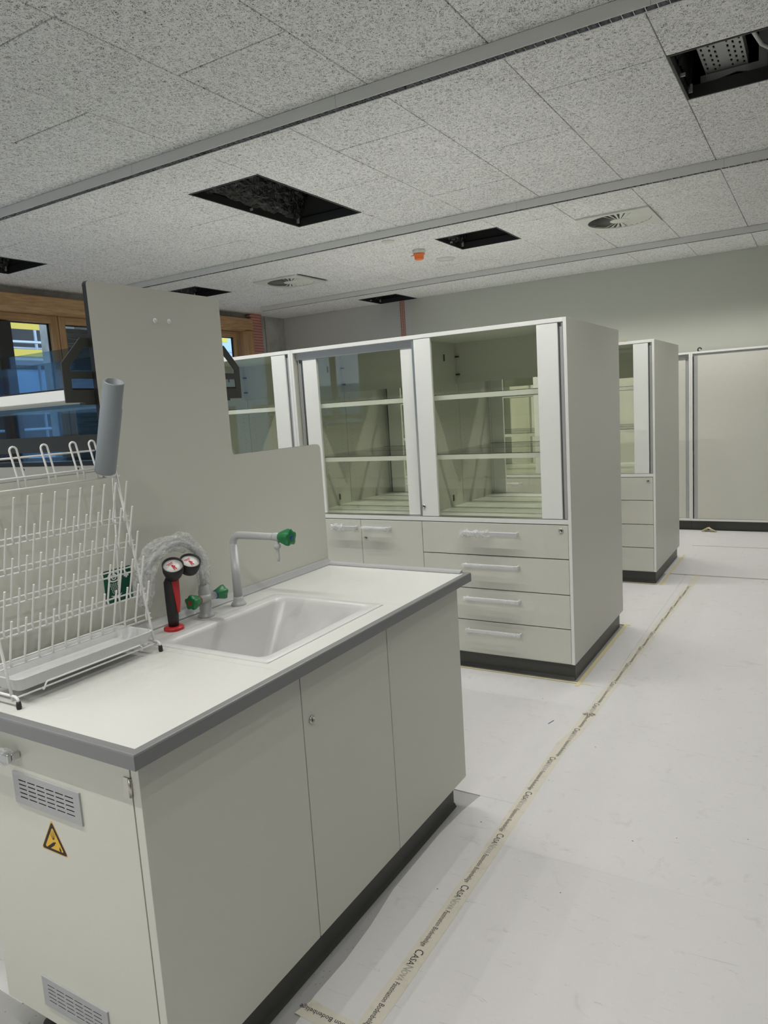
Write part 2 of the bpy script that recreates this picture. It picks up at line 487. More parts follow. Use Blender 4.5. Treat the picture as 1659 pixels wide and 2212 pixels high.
# outdoors ----------------------------------------------------------
fa = B().box(-14.2, -14.0, -12, 22, -3, 9)
fo = obj('neighbour_building', fa, 'facade_blue'); tag(fo, 'blue grey building facade across from the windows', 'building')
for k in range(12):
    for zz in (.2, 2.9, 5.6):
        obj('window_pane', B().box(-14.0, -13.97, -10 + k * 2.6, -8.5 + k * 2.6, zz, zz + 1.7), 'dark_frame', fo)
sc = thing('scaffolding', 'steel scaffolding with yellow toe boards outside the window', 'scaffolding', (-11, 6, -3))
for k in range(10):
    y = -3 + k * 1.8
    for x in (-11.6, -10.7):
        obj('upright', B().tube([(x, y, -3), (x, y, 8)], .028, 6), 'scaffold_steel', sc)
for zz in (.82, 2.82, 4.82):
    obj('walkway', B().box(-11.6, -10.7, -4, 15, zz - .06, zz), 'galvanised', sc)
    for seg in range(5):
        obj('toe_board', B().box(-10.68, -10.64, -2.2 + seg * 3.6, 1.2 + seg * 3.6, zz, zz + .12), 'board_yellow', sc)
        obj('toe_board', B().box(-10.68, -10.64, -2.2 + seg * 3.6, 1.2 + seg * 3.6, zz + .46, zz + .56), 'board_yellow', sc)
    for hz in (.25, .75, 1.05):
        obj('guard_rail', B().tube([(-10.68, -4, zz + hz), (-10.68, 15, zz + hz)], .025, 6), 'scaffold_steel', sc)
        obj('guard_rail', B().tube([(-11.6, -4, zz + hz), (-11.6, 15, zz + hz)], .025, 6), 'scaffold_steel', sc)
for k in range(5):
    y = -3 + k * 3.6
    obj('diagonal_brace', B().tube([(-10.65, y, .4), (-10.65, y + 1.8, 2.3)], .022, 6), 'scaffold_steel', sc)
tag(obj('outdoor_ground', B().box(-30, XL - .3, -25, 30, -3.2, -3.0), 'concrete'), 'grey ground of the building site outdoors', 'ground')
pc = obj('concrete_column', B().box(-7.6, -6.9, 5.15, 5.45, -3, 6), 'concrete'); tag(pc, 'grey concrete column standing outside the window', 'column')

# ceiling -----------------------------------------------------------
ceiling = struct('ceiling', B().box(XL - .3, XR + .2, YN - .2, YF + .2, HC + .55, HC + .7), 'void_black')
X0 = -.1007; TW = .6
S0 = 2.249; SP = 2.424
def col_x(c): return X0 + TW * c
def row_y(k):            # joint rows, k=0 at first strip; every 4th row is a strip
    return S0 + .003 + (k // 4) * SP + (k % 4) * .6
openings = []            # (col, k0, k1) removed, in half tiles
def OP(c, k0, k1): openings.append((c, k0, k1))
OP(-4, 1, 3); OP(1, 1, 2); OP(-3, 5, 6); OP(-9, 1, 2); OP(-9, 5, 6); OP(-7, 9, 10)
diffs = [(-1, 5.53, 6.13), (-7, 5.62, 6.17)]
def open_at(c, k):
    for oc, a, b_ in openings:
        if oc == c and a <= k < b_: return True
    return False
TH = .035
tile_cache = {}
def tile(c, y0, y1):
    if y1 - y0 < .03: return
    x0 = max(XL, col_x(c)); x1 = min(XR, col_x(c + 1)); y0 = max(y0, YN); y1 = min(y1, YF)
    if x1 - x0 < .03 or y1 - y0 < .03: return
    w, d = x1 - x0, y1 - y0
    key = (round(w, 3), round(d, 3))
    if key not in tile_cache:
        g = .0022; h_ = .0045
        bl = B(); e = .002
        a = [(g, h_), (w - g, h_), (w - g, d - h_), (g, d - h_)]
        i_ = [(g + e, h_ + e), (w - g - e, h_ + e), (w - g - e, d - h_ - e), (g + e, d - h_ - e)]
        vs = [(p[0], p[1], TH) for p in a] + [(p[0], p[1], e) for p in a] + [(p[0], p[1], 0) for p in i_]
        fs = [(0, 1, 2, 3)]
        for k in range(4):
            j = (k + 1) % 4
            fs += [(k, j, 4 + j, 4 + k), (4 + k, 4 + j, 8 + j, 8 + k)]
        fs.append((8, 9, 10, 11)); bl.add(vs, fs)
        tile_cache[key] = mesh_of('ceiling_panel', bl, 'wood_wool')
    o = link('ceiling_panel', tile_cache[key], ceiling)
    o.location = (x0, y0, HC + random.uniform(-.0008, .0008))
cmin, cmax = -10, 8
kmin, kmax = -12, 11
for c in range(cmin, cmax + 1):
    ks = [k for k in range(kmin, kmax + 1) if (k % 2 == 0) == (c % 2 != 0)]   # joints of this column
    ks = [kmin - 2] + ks + [kmax + 2]
    for a, b_ in zip(ks[:-1], ks[1:]):
        halves = [k for k in range(a, b_) if not open_at(c, k)]
        if not halves: continue
        run = [halves[0]]
        for h in halves[1:] + [None]:
            if h is not None and h == run[-1] + 1: run.append(h); continue
            ya, yb_ = row_y(run[0]), row_y(run[-1] + 1)
            for dc, dy in ((-1, 5.825), (-7, 5.89)):
                if dc == c and ya < dy + .272 and yb_ > dy - .272:
                    if dy - .272 > ya: tile(c, ya, dy - .272)
                    ya = dy + .272
            tile(c, ya, yb_)
            if h is not None: run = [h]
# black open panels with metal frame and foil
def opening(c, k0, k1, label, foil=True, shaft=True):
    x0, x1, y0, y1 = col_x(c), col_x(c + 1), row_y(k0), row_y(k1)
    t = thing('ceiling_opening', label, 'ceiling opening', ((x0 + x1) / 2, (y0 + y1) / 2, HC), group='open ceiling bays')
    w = .012
    obj('frame_bar', B().box(x0, x0 + w, y0, y1, HC - .002, HC + .05), 'frame_black', t, bevel=.001)
    obj('frame_bar', B().box(x1 - w, x1, y0, y1, HC - .002, HC + .05), 'frame_black', t, bevel=.001)
    obj('frame_bar', B().box(x0 + w, x1 - w, y0, y0 + w, HC - .002, HC + .05), 'frame_black', t, bevel=.001)
    obj('frame_bar', B().box(x0 + w, x1 - w, y1 - w, y1, HC - .002, HC + .06), 'frame_black', t, bevel=.001)
    obj('shaft', B().add([(x0, y0, HC + .05), (x1, y0, HC + .05), (x1, y1, HC + .05), (x0, y1, HC + .05), (x0, y0, HC + .5), (x1, y0, HC + .5), (x1, y1, HC + .5), (x0, y1, HC + .5)],
        [(0, 1, 5, 4), (1, 2, 6, 5), (2, 3, 7, 6), (3, 0, 4, 7), (4, 5, 6, 7)]), 'void_black', t) if shaft else None
    if foil:
        nx, ny = 14, 22; fb = B(); vs = []
        rr = random.Random(c * 10 + k0)
        for j in range(ny + 1):
            for i in range(nx + 1):
                u = i / nx; v = j / ny
                z = .045 + .32 * (u ** 1.1) + .03 * math.sin(9 * v + 4 * u) * u + rr.uniform(-.014, .014)
                vs.append((x0 + .018 + u * (x1 - x0) * (.30 if foil is True else foil), y0 + .018 + v * (y1 - y0 - .036), HC + z))
        fs = [(j * (nx + 1) + i, j * (nx + 1) + i + 1, (j + 1) * (nx + 1) + i + 1, (j + 1) * (nx + 1) + i) for j in range(ny) for i in range(nx)]
        fb.add(vs, fs, 0, False)
        obj('foil_sheet', fb, 'black_foil', t)
        obj('clip', B().box(x0 + .012, x0 + .03, y1 - .04, y1 - .028, HC + .02, HC + .06).box(x0 + .012, x0 + .035, (y0 + y1) / 2, (y0 + y1) / 2 + .008, HC + .01, HC + .025), 'galvanised', t)
    return t
opening(-4, 1, 3, 'long open ceiling bay lined with black foil between two luminaires')
t = opening(1, 1, 2, 'open ceiling bay showing a perforated cable tray', foil=.07, shaft=False)
opening(-3, 5, 6, 'square open ceiling bay near the orange capped smoke detector')
opening(-9, 1, 2, 'black open ceiling bay near the oak window lintel')
opening(-9, 5, 6, 'open ceiling bay above the tall splashback panel top')
opening(-7, 9, 10, 'open ceiling bay beside the far wall above the red mesh strip')
# cable tray in the second opening
ct = thing('cable_tray', 'perforated steel cable tray inside the open ceiling bay', 'cable tray', (.68, 2.9, HC + .12))
tx0, tx1, tz = .586, .776, HC + .12
tfl = B(); scols = [tx0 + d for d in (.012, .045, .068, .125, .150, .178)]; hx_, hy_ = .0045, .016
xe = tx0
for i, xc in enumerate(scols):
    tfl.box(xe, xc - hx_, 2.2, 3.52, tz, tz + .004); ye = 2.2
    for j in range(13):
        yc_ = 2.72 + j * .06 + (.03 if i % 2 else 0)
        if yc_ + hy_ > 3.50: break
        tfl.box(xc - hx_, xc + hx_, ye, yc_ - hy_, tz, tz + .004); ye = yc_ + hy_
    tfl.box(xc - hx_, xc + hx_, ye, 3.52, tz, tz + .004); xe = xc + hx_
tfl.box(xe, tx1, 2.2, 3.52, tz, tz + .004)
obj('tray_floor', tfl, 'galvanised', ct)
obj('tray_side', B().box(tx0 - .003, tx0, 2.2, 3.52, tz - .002, tz + .06), 'galvanised', ct)
obj('tray_side', B().box(tx1, tx1 + .003, 2.2, 3.52, tz - .002, tz + .06), 'galvanised', ct)
obj('support_arm', B().prism([(tx0 - .03, tz - .004), (tx1 + .05, tz - .004), (tx1 + .05, tz - .05), (tx0 + .14, tz - .025), (tx0 - .03, tz - .05)], FY, 3.50, 3.515), 'galvanised', ct)
obj('hanger', B().box(tx1 + .05, tx1 + .09, 3.495, 3.54, tz - .05, HC + .5), 'galvanised', ct)
tag(obj('electric_cable', B().tube([(.80, 2.6, HC + .20), (.805, 2.90, HC + .16), (.822, 3.14, HC + .125), (.85, 3.30, HC + .115), (.90, 3.42, HC + .115), (.985, 3.50, HC + .12), (1.07, 3.54, HC + .13)], .010, 8), 'cable_white'), 'white electric cable hanging in the open ceiling bay', 'cable')

# ------------------------------------------------------------------ linear luminaires
SPOT = bpy.data.lights.new('led_spot', 'SPOT'); SPOT.energy = SPOT_WATT; SPOT.color = (1.0, .985, .93)
SPOT.spot_size = math.radians(140); SPOT.spot_blend = .5; SPOT.shadow_soft_size = 0.0
SPOT_OFF = SPOT.copy(); SPOT_OFF.name = 'led_spot_offscreen'
def in_picture(p):
    d = Vector(p) - M.translation; f = d.dot(_fwd)
    return f > .01 and abs(d.dot(_right) / f) < 829.5 / 1562.794 and abs(d.dot(_up) / f) < 1106 / 1562.794
cellmesh = None
def cell_builder():
    bl = B(); p = .0435; a = p / 2 - .0015; bw = .0195; h = .030
    # curved walls: rings from mouth (z=0) to throat (z=h)
    rings = []
    for k in range(5):
        t = k / 4
        s = 1 - .62 * t ** 1.6
        rings.append([(-a * s, -bw * s, h * t), (a * s, -bw * s, h * t), (a * s, bw * s, h * t), (-a * s, bw * s, h * t)])
    vs = [p_ for r_ in rings for p_ in r_]
    fs = [(k * 4 + i, k * 4 + (i + 1) % 4, (k + 1) * 4 + (i + 1) % 4, (k + 1) * 4 + i) for k in range(4) for i in range(4)]
    bl.add(vs, fs, 0, True)
    s = .38
    bl.add([(-a * s, -bw * s, h), (a * s, -bw * s, h), (a * s, bw * s, h), (-a * s, bw * s, h)], [(0, 1, 2, 3)], 1)
    return bl
HL = .058
def luminaire(yc, x0, x1, label, cells='stuff', seams=(), name='linear_light'):
    t = thing(name, label, 'ceiling light', ((x0 + x1) / 2, yc, HC), group=None)
    zb = HC - HL
    hb = B()
    hb.box(x0, x1, yc - .026, yc - .0225, zb, HC - .002); hb.box(x0, x1, yc + .0225, yc + .026, zb, HC - .002)
    hb.box(x0, x1, yc - .0225, yc + .0225, HC - .010, HC - .002)
    hb.box(x0, x0 + .003, yc - .0225, yc + .0225, zb, HC - .01); hb.box(x1 - .003, x1, yc - .0225, yc + .0225, zb, HC - .01)
    obj('housing', hb, 'luminaire_grey', t)
    for sx in seams:
        obj('seam', B().box(sx - .0007, sx + .0007, yc - .0262, yc - .0225, zb - .0002, HC - .002), 'alu_dark', t)
    n = int((x1 - x0 - .01) / .0435)
    if cells == 'each':
        global cellmesh
        if cellmesh is None: cellmesh = mesh_of('reflector_cell', cell_builder(), ['reflector', 'led'], recalc=False)
        for k in range(n):
            o = link('reflector_cell', cellmesh, t); o.location = (x0 + .006 + .0435 * (k + .5) - (x0 + x1) / 2, 0, -HL + .002)
    else:
        bl = B(); cb = cell_builder()
        for k in range(n):
            bl.add([(v[0] + x0 + .006 + .0435 * (k + .5), v[1] + yc, v[2] + zb + .002) for v in cb.v], [], 0)
            o0 = len(bl.v) - len(cb.v)
            for f, mi, sm in zip(cb.f, cb.m, cb.sm): bl.f.append([i + o0 for i in f]); bl.m.append(mi); bl.sm.append(sm)
        stuff(link('reflector_cells' if name == 'linear_light' else 'reflector_cells_offscreen', mesh_of('reflector_cells', bl, ['reflector', 'led'], off=ORG[t], recalc=False), t))
    ns = max(1, round((x1 - x0) / .32)); st_ = (x1 - x0) / ns
    for k in range(ns):
        seen = in_picture((x0 + st_ * (k + .5), yc, HC - HL))
        lo = bpy.data.objects.new('led_spot' if seen else 'led_spot_offscreen', SPOT if seen else SPOT_OFF); COL.objects.link(lo); lo.parent = t
        lo.location = (x0 + st_ * (k + .5) - (x0 + x1) / 2, 0, -HL - .002); lo.scale = (.55, 1, 1)
XS0, XS1 = -5.48, 1.22
luminaire(S0, XS0, XS1, 'slim grey linear ceiling light with bright louvre cells nearest the sink bench', 'each', (-3.744, -2.312, -.88, .552))
luminaire(S0 + SP, XS0, XS1, 'slim grey linear ceiling light in front of the round swirl diffusers', 'stuff', (-3.749, -2.317, -.885, .547))
luminaire(S0 + 2 * SP, XS0, XS1, 'slim grey linear ceiling light running next to the far wall', 'stuff')
luminaire(-.60, XS0, XS1, 'slim grey linear ceiling light above the end of the sink bench', 'stuff', name='linear_light_offscreen')
luminaire(-3.0, XS0, XS1, 'slim grey linear ceiling light next to the back wall', 'stuff', name='linear_light_offscreen')

# ------------------------------------------------------------------ swirl diffusers, detector, discs
def diffuser(cx, cy, label):
    t = thing('swirl_diffuser', label, 'air diffuser', (cx, cy, HC), group='swirl air diffusers')
    s = .297; R = .262; zt = HC - .0012; zb = HC - .014
    N = 48; bl = B()
    outer = []; inner = []
    for k in range(N):
        a = 2 * PI * k / N; inner.append((cx + R * math.cos(a), cy + R * math.sin(a)))
        m_ = max(abs(math.cos(a)), abs(math.sin(a))); outer.append((cx + s * math.cos(a) / m_, cy + s * math.sin(a) / m_))
    vs = [(*p, zb) for p in outer] + [(*p, zb) for p in inner] + [(*p, zt) for p in outer] + [(*p, zt) for p in inner]
    fs = []
    for k in range(N):
        j = (k + 1) % N
        fs += [(k, j, N + j, N + k), (2 * N + k, 3 * N + k, 3 * N + j, 2 * N + j), (k, 2 * N + k, 2 * N + j, j), (N + k, N + j, 3 * N + j, 3 * N + k)]
    bl.add(vs, fs); obj('face_plate', bl, 'diffuser_white', t)
    q = .266
    obj('plenum_box', B().add([(cx + sx_ * q, cy + sy_ * q, z_) for z_ in (HC - .001, HC + .24) for sx_, sy_ in ((-1, -1), (1, -1), (1, 1), (-1, 1))],
        [(0, 1, 5, 4), (1, 2, 6, 5), (2, 3, 7, 6), (3, 0, 4, 7), (4, 5, 6, 7)]), 'galvanised', t)
    obj('hub', B().lathe([(.0, -.001), (.075, 0), (.08, .004), (.08, .008)], (cx, cy, HC - .016), n=28), 'diffuser_white', t)
    me = None
    for k in range(30):
        a = 2 * PI * k / 30
        if me is None:
            vb = B()
            w0, w1 = .006, .0235; tl = .009
            vb.add([(.078, -w0, tl * .3), (R - .004, -w1, tl), (R - .004, w1 * .35, -.001), (.078, w0 * .6, 0), (.078, -w0, tl * .3 + .0015), (R - .004, -w1, tl + .0015), (R - .004, w1 * .35, .0005), (.078, w0 * .6, .0015)],
                [(0, 3, 2, 1), (4, 5, 6, 7), (0, 1, 5, 4), (1, 2, 6, 5), (2, 3, 7, 6), (3, 0, 4, 7)])
            me = mesh_of('vane', vb, 'diffuser_white')
        o = link('vane', me, t); o.location = (0, 0, -.0135); o.rotation_euler = (0, 0, a)
diffuser(-.395, 5.825, 'square ceiling air diffuser with radial vanes above the cabinet island')
diffuser(-4.03, 5.89, 'square ceiling air diffuser with radial vanes toward the window side')
sd = thing('smoke_detector', 'white smoke detector with orange dust cap on the ceiling', 'smoke detector', (-2.214, 5.56, HC))
obj('base', B().lathe([(.062, 0), (.062, -.02), (.054, -.035), (.05, -.036)], (-2.214, 5.56, HC), n=24), 'diffuser_white', sd)
obj('dust_cap', B().lathe([(.056, -.036), (.058, -.042), (.055, -.046), (.047, -.048), (.043, -.085), (.038, -.09), (0, -.09)], (-2.214, 5.56, HC), n=24), 'orange_plastic', sd)
obj('pull_tab', B().box(-2.214 - .085, -2.214 - .05, 5.55, 5.57, HC - .046, HC - .042), 'orange_plastic', sd)
sp = thing('ceiling_speaker', 'flat round white speaker disc in the ceiling beside the smoke detector', 'speaker', (-2.215, 6.15, HC))
obj('disc', B().lathe([(.10, 0), (.10, -.005), (.094, -.009), (0, -.009)], (-2.215, 6.15, HC), n=28), 'diffuser_white', sp)
obj('grille', B().lathe([(.085, -.0092), (.085, -.0105), (0, -.0105)], (-2.215, 6.15, HC), n=28), 'luminaire_grey', sp)
tag(obj('sensor_disc', B().lathe([(.06, 0), (.06, -.006), (.05, -.012), (0, -.012)], (-2.24, 5.02, HC), n=24), 'diffuser_white'), 'small white sensor disc in the ceiling close to the middle luminaire', 'sensor')

# ================================================================== FLOOR COVERING
def sheet(x0, x1, y0, y1, label, wavy=None, lift=0.):
    z1 = PZ - .0004 + lift
    if wavy: poly = wavy
    else: poly = [(x0, y0), (x1, y0), (x1, y1), (x0, y1)]
    o = obj('floor_paper', B().prism(poly, FZ, LZ + .0002, z1), 'floor_paper')
    return tag(o, label, 'floor paper', 'protective floor paper')
XT = .18
sheet(XT, XR - .02, YN + .02, 1.31, 'white protective paper on the floor in front of the sink bench aisle')
sheet(XT, XR - .02, 1.31, 5.495, 'white protective paper on the open aisle floor beside the cabinet island', lift=.0003)
sheet(0, XR - .02, 5.495, 6.746, 'white protective paper beyond the cross joint beside the rear island')
sheet(-.0, XR - .02, 6.746, 7.62, 'white protective paper in front of the far sliding door cabinets')
edge = [(.011, .378), (.001, .475), (.005, .614), (-.004, .764), (-.026, .941), (-.027, 1.1), (-.028, 1.28), (-.016, 1.453), (.002, 1.57)]
sheet(0, 0, 0, 0, 'narrow strip of white floor paper torn along the sink bench plinth', wavy=edge + [(.0025, 1.578), (.179, 1.578), (.179, .40)] )
sheet(-4.2, .179, 1.579, 2.835, 'white floor paper between the sink bench and the drawer cabinet')
sheet(.02, .179, 2.836, 5.494, 'strip of white floor paper along the cabinet island side')
sheet(-4.2, .0199, 3.96, 5.09, 'white floor paper in the gap between the two cabinet islands')
sheet(-4.2, -.0002, 6.23, 7.62, 'white floor paper in the gap behind the rear island')
sheet(-4.2, -.70, .09, 1.50, 'white floor paper under the long bench')
sheet(-4.2, .012, YN + .02, -.35, 'white floor paper in front of the bench end')
sheet(.013, .179, YN + .02, .377, 'narrow white floor paper strip by the bench corner')

def textmesh(body, size, shear=0.):
    cu = bpy.data.curves.new('lettering', 'FONT'); cu.body = body; cu.size = size; cu.shear = shear; cu.resolution_u = 2
    o = bpy.data.objects.new('lettering', cu); COL.objects.link(o)
    dg = bpy.context.evaluated_depsgraph_get()
    me = bpy.data.meshes.new_from_object(o.evaluated_get(dg))
    bpy.data.objects.remove(o); bpy.data.curves.remove(cu)
    return me
def tape_center(y):
    if y < 2.2: return .172 + .008 * math.sin(y * 2.1)
    return .18 + max(0, (y - 2.2)) * .028
pts = [(.30 + i * .13) for i in range(41)]
tl = thing('printed_tape', 'beige printed paper tape along the aisle floor joint', 'tape', (.18, 2.5, 0))
def tape_strip(bl, ys, w=.0275, z=PZ + .0003):
    L = [(tape_center(y) - w + random.uniform(-.0012, .0012), y) for y in ys]; R_ = [(tape_center(y) + w + random.uniform(-.0012, .0012), y) for y in ys]
    n = len(ys)
    vs = [(*p, z) for p in L] + [(*p, z) for p in R_] + [(*p, z - .0004) for p in L] + [(*p, z - .0004) for p in R_]
    fs = []
    for i in range(n - 1):
        fs += [(i, i + 1, n + i + 1, n + i), (2 * n + i, 3 * n + i, 3 * n + i + 1, 2 * n + i + 1), (i, 2 * n + i, 2 * n + i + 1, i + 1), (n + i, n + i + 1, 3 * n + i + 1, 3 * n + i)]
    bl.add(vs, fs)
tb = B(); tape_strip(tb, [y for y in pts if y <= 5.5]); obj('tape_band', tb, 'paper_tape', tl)
W1 = textmesh('C', .036); W1b = textmesh('ASA', .028); W2 = textmesh('N', .036); W2b = textmesh('OVA', .028); W3 = textmesh('Faszination Bodenbel\u00e4ge', .0225)
for me, mt in ((W1, 'print_black'), (W1b, 'print_black'), (W2, 'print_grey'), (W2b, 'print_grey'), (W3, 'print_black')):
    me.materials.clear(); me.materials.append(MATS[mt])
def width(me):
    xs = [v.co.x for v in me.vertices]; return max(xs) - min(xs), min(xs)
PER = .312
def stamp(me, adv, ystart, parent, cx, target, up=-.010):
    w, mn = width(me); s = target / w
    o = link('lettering', me, parent)
    # reading direction -y, letter up +x
    o.rotation_euler = (0, 0, -PI / 2); o.scale = (s, 1, 1)
    px, py, pz = ORG[parent]
    o.location = (cx + up - px, ystart - adv + mn * s - py, PZ + .0007 - pz)
    return adv + target
for k in range(17):
    ys = .715 + (k - 1) * PER + .03
    if ys > 5.4: break
    cx = tape_center(ys - .05); 
    a = 0.
    a = stamp(W1, a, ys, tl, cx, .018, -.013) + .002
    a = stamp(W1b, a, ys, tl, cx, .044, -.013) + .002
    a = stamp(W2, a, ys, tl, cx, .018, -.013) + .002
    a = stamp(W2b, a, ys, tl, cx, .040, -.013) + .007
    if ys - a - .17 > .30: a = stamp(W3, a, ys, tl, cx, .165, -.010)
# crumpled fold on the tape
cb_ = B()
for k in range(5):
    a = random.uniform(0, PI); l = random.uniform(.02, .035)
    cb_.tube([(.187 - l * math.cos(a), 2.475 - l * math.sin(a), .003), (.187, 2.475, .014), (.187 + l * math.cos(a), 2.475 + l * math.sin(a) * .6, .004)], .0028, 5)
obj('crumpled_fold', cb_, 'paper_tape', tl)
c2 = thing('cross_tape', 'short beige printed tape crossing toward the bench corner', 'tape', (.06, .43, 0))
obj('tape_band', B().prism([(-.012, .405), (.10, .398), (.145, .40), (.145, .452), (.09, .455), (.005, .462)], FZ, PZ - .0001, PZ + .0002), 'paper_tape', c2)
w, mn = width(W3); o = link('lettering', W3, c2); o.rotation_euler = (0, 0, PI); o.scale = (.9, .9, 1)
o.location = (.185 - .06, .437 - .43, PZ + .0006)
def strip(name, x0, x1, y0, y1, m, label, cat='tape', group=None, z=PZ):
    o = obj(name, B().prism([(x0, y0), (x1, y0), (x1, y1), (x0, y1)], FZ, z - .0002, z + .0004), m)
    return tag(o, label, cat, group)
strip('masking_tape', -1.6, .095, 2.838, 2.856, 'masking_yellow', 'yellow masking tape on the floor along the front drawer plinth')
strip('masking_tape', .020, .042, 2.80, 3.97, 'masking_yellow', 'yellow masking tape on the floor along the side of the front island', z=PZ + .0008)
strip('masking_tape', -.05, .06, 3.952, 3.966, 'masking_yellow', 'short yellow masking tape end behind the front island', z=PZ + .0012)
strip('masking_tape', -1.0, .11, 5.105, 5.122, 'masking_yellow', 'yellow masking tape on the floor along the rear island front')
strip('masking_tape', .036, .056, 5.09, 6.30, 'masking_yellow', 'yellow masking tape on the floor along the side of the rear island', z=PZ + .0008)
strip('joint_tape', .05, XR - .1, 5.486, 5.500, 'joint_brown', 'beige tape over the paper joint across the aisle beside the rear island', z=PZ + .0014)
strip('joint_tape', .05, XR - .1, 6.741, 6.752, 'joint_brown', 'beige tape over the paper joint before the far sliding door cabinets', z=PZ + .0004)
# small loose wad of tape at the far cabinets and a blue sliver
wb = B()
for k in range(7):
    a = random.uniform(-.5, .9); l = random.uniform(.03, .07)
    wb.tube([(.10 - l, 7.56 + .01 * k - .03, .006), (.10 + random.uniform(-.01, .01), 7.56 + .008 * k - .03, .03 + random.uniform(0, .018)), (.10 + l * 1.2, 7.55 + .006 * k - .03, .005)], .007, 5)
tag(obj('tape_wad', wb, 'masking_yellow'), 'crumpled wad of beige tape on the floor at the far cabinet plinth', 'tape wad')
tag(obj('plastic_sliver', B().tube([(.040, 2.30, .0014), (.052, 2.345, .0014)], .0013, 5), 'blue_plastic'), 'tiny dark blue plastic sliver on the paper between bench and cabinet', 'scrap')

# ================================================================== SINK BENCH
BL = 1.5917
sb = thing('sink_bench', 'white laboratory sink bench base with vented end door and dark plinth', 'bench', (-.34, .80, 0))
TX = .019
# carcass
cz0, cz1 = .1008, .866
bd = B()
bd.box(-.635, -.616, .060, 1.51, cz0, cz1); bd.box(-.616, -.054, 1.49, 1.51, cz0, cz1); bd.box(-.616, -.054, .060, 1.49, cz0, cz0 + .019)
bd.box(-.616, -.054, .045, .060, cz1 - .06, cz1); bd.box(-.616, -.054, .47, .486, cz0 + .019, cz1 - .06)
obj('carcass', bd, 'laminate_back', sb)
# side panels on the aisle face
pan = [(.0287, .5575), (.5615, 1.0025), (1.0065, 1.5245)]
for i, (a, b_) in enumerate(pan):
    o = obj('side_panel', B().box(-.053, -.0299, a, b_, cz0, cz1), 'laminate', sb, bevel=.0012)
    if i == 1:
        lk = obj('lock', B().lathe([(.0115, 0), (.0115, .003), (.0095, .005), (.006, .005), (.006, .003), (0, .003)], (-.0299, .595, .72), (1, 0, 0), 20), 'steel', o)
        obj('keyway', B().box(-.0272, -.0262, .5938, .5962, .716, .724), 'print_black', o)
# end door
VG = ((-.471, -.2285, .677, .7545), (-.471, -.2285, .145, .2235))
ha, hb_ = -.463, -.2365
db = B().box(-.637, ha, .0287, .0477, .1008, .862).box(hb_, -.0565, .0287, .0477, .1008, .862)
for za, zb_ in ((.1008, .153), (.2155, .685), (.7465, .862)): db.box(ha, hb_, .0287, .0477, za, zb_)
dr = obj('door', db, 'laminate', sb)
for zc in (.806, .16):
    obj('hinge', B().tube([(-.0555, .0265, zc - .02), (-.0555, .0265, zc + .02)], .0042, 10).box(-.075, -.0555, .0258, .0290, zc - .02, zc + .02), 'steel', dr)
# handle with film
hd = obj('handle', B().box(-.585, -.432, -.003, .007, .790, .812).box(-.585, -.573, .007, .0287, .793, .809).box(-.444, -.432, .007, .0287, .793, .809), 'alu', dr, bevel=.003)
fb = B(); rr = random.Random(3)
N = 10
path = [(-.60 + .012 * i, .002, .801 + rr.uniform(-.003, .003)) for i in range(14)]
fb.tube(path, .02, 9, radii=[.017 + rr.uniform(-.003, .006) for _ in path]); obj('plastic_sleeve', fb, 'sleeve_film', dr)
# vent grilles
for (gx0, gx1, gz0, gz1) in VG:
    gb_ = B(); ya, yb_ = .0245, .0258; wx = gx1 - gx0
    xc_ = [gx0 + .036 + c_ * (wx - .072) / 5 for c_ in range(6)]; zc_ = [gz1 - .0175 - r_ * .0104 for r_ in range(5)]
    ztop = gz1
    for zc0 in zc_:
        gb_.box(gx0, gx1, ya, yb_, zc0 + .0017, ztop); ztop = zc0 - .0017; xe = gx0
        for xc0 in xc_:
            gb_.box(xe, xc0 - .0142, ya, yb_, zc0 - .0017, zc0 + .0017); xe = xc0 + .0142
        gb_.box(xe, gx1, ya, yb_, zc0 - .0017, zc0 + .0017)
    gb_.box(gx0, gx1, ya, yb_, gz0, ztop)
    for q_ in ((gx0, gx0 + .002, gz0, gz1), (gx1 - .002, gx1, gz0, gz1), (gx0 + .002, gx1 - .002, gz0, gz0 + .002), (gx0 + .002, gx1 - .002, gz1 - .002, gz1)): gb_.box(q_[0], q_[1], yb_, .0286, q_[2], q_[3])
    obj('vent_grille', gb_, 'trim_grey', dr)
# warning sticker
tri = round_poly([(-.3480, .6605), (-.3985, .5790), (-.3010, .5790)], .004, 4)
st = obj('warning_sticker', B().prism(tri, FY, .0283, .0287), 'hazard_border', dr)
def tri_s(s):
    cx, cz = -.3487, .6045
    return round_poly([(cx + (.0) * s + .0007, cz + .052 * s), (cx - .0475 * s, cz - .0235 * s), (cx + .0465 * s, cz - .0235 * s)], .004 * s, 4)
obj('border', B().prism(tri_s(.985), FY, .0281, .0283), 'print_black', st)
obj('field', B().prism(tri_s(.72), FY, .0279, .0281), 'sticker_yellow', st)
cy_ = [(-.3745, .5885), (-.3690, .5835), (-.3465, .5985), (-.3440, .6030), (-.3405, .6050), (-.3420, .6075), (-.3460, .6060), (-.3510, .6045)]
obj('pictogram', B().prism(cy_, FY, .0277, .0279), 'print_black', st)
fl = [(-.3270, .5875), (-.3310, .5915), (-.3295, .5960), (-.3270, .6000), (-.3262, .5955), (-.3235, .5930), (-.3240, .5880)]
obj('pictogram', B().prism(fl, FY, .0277, .0279).box(-.332, -.322, .0277, .0279, .5845, .5858), 'print_black', st)
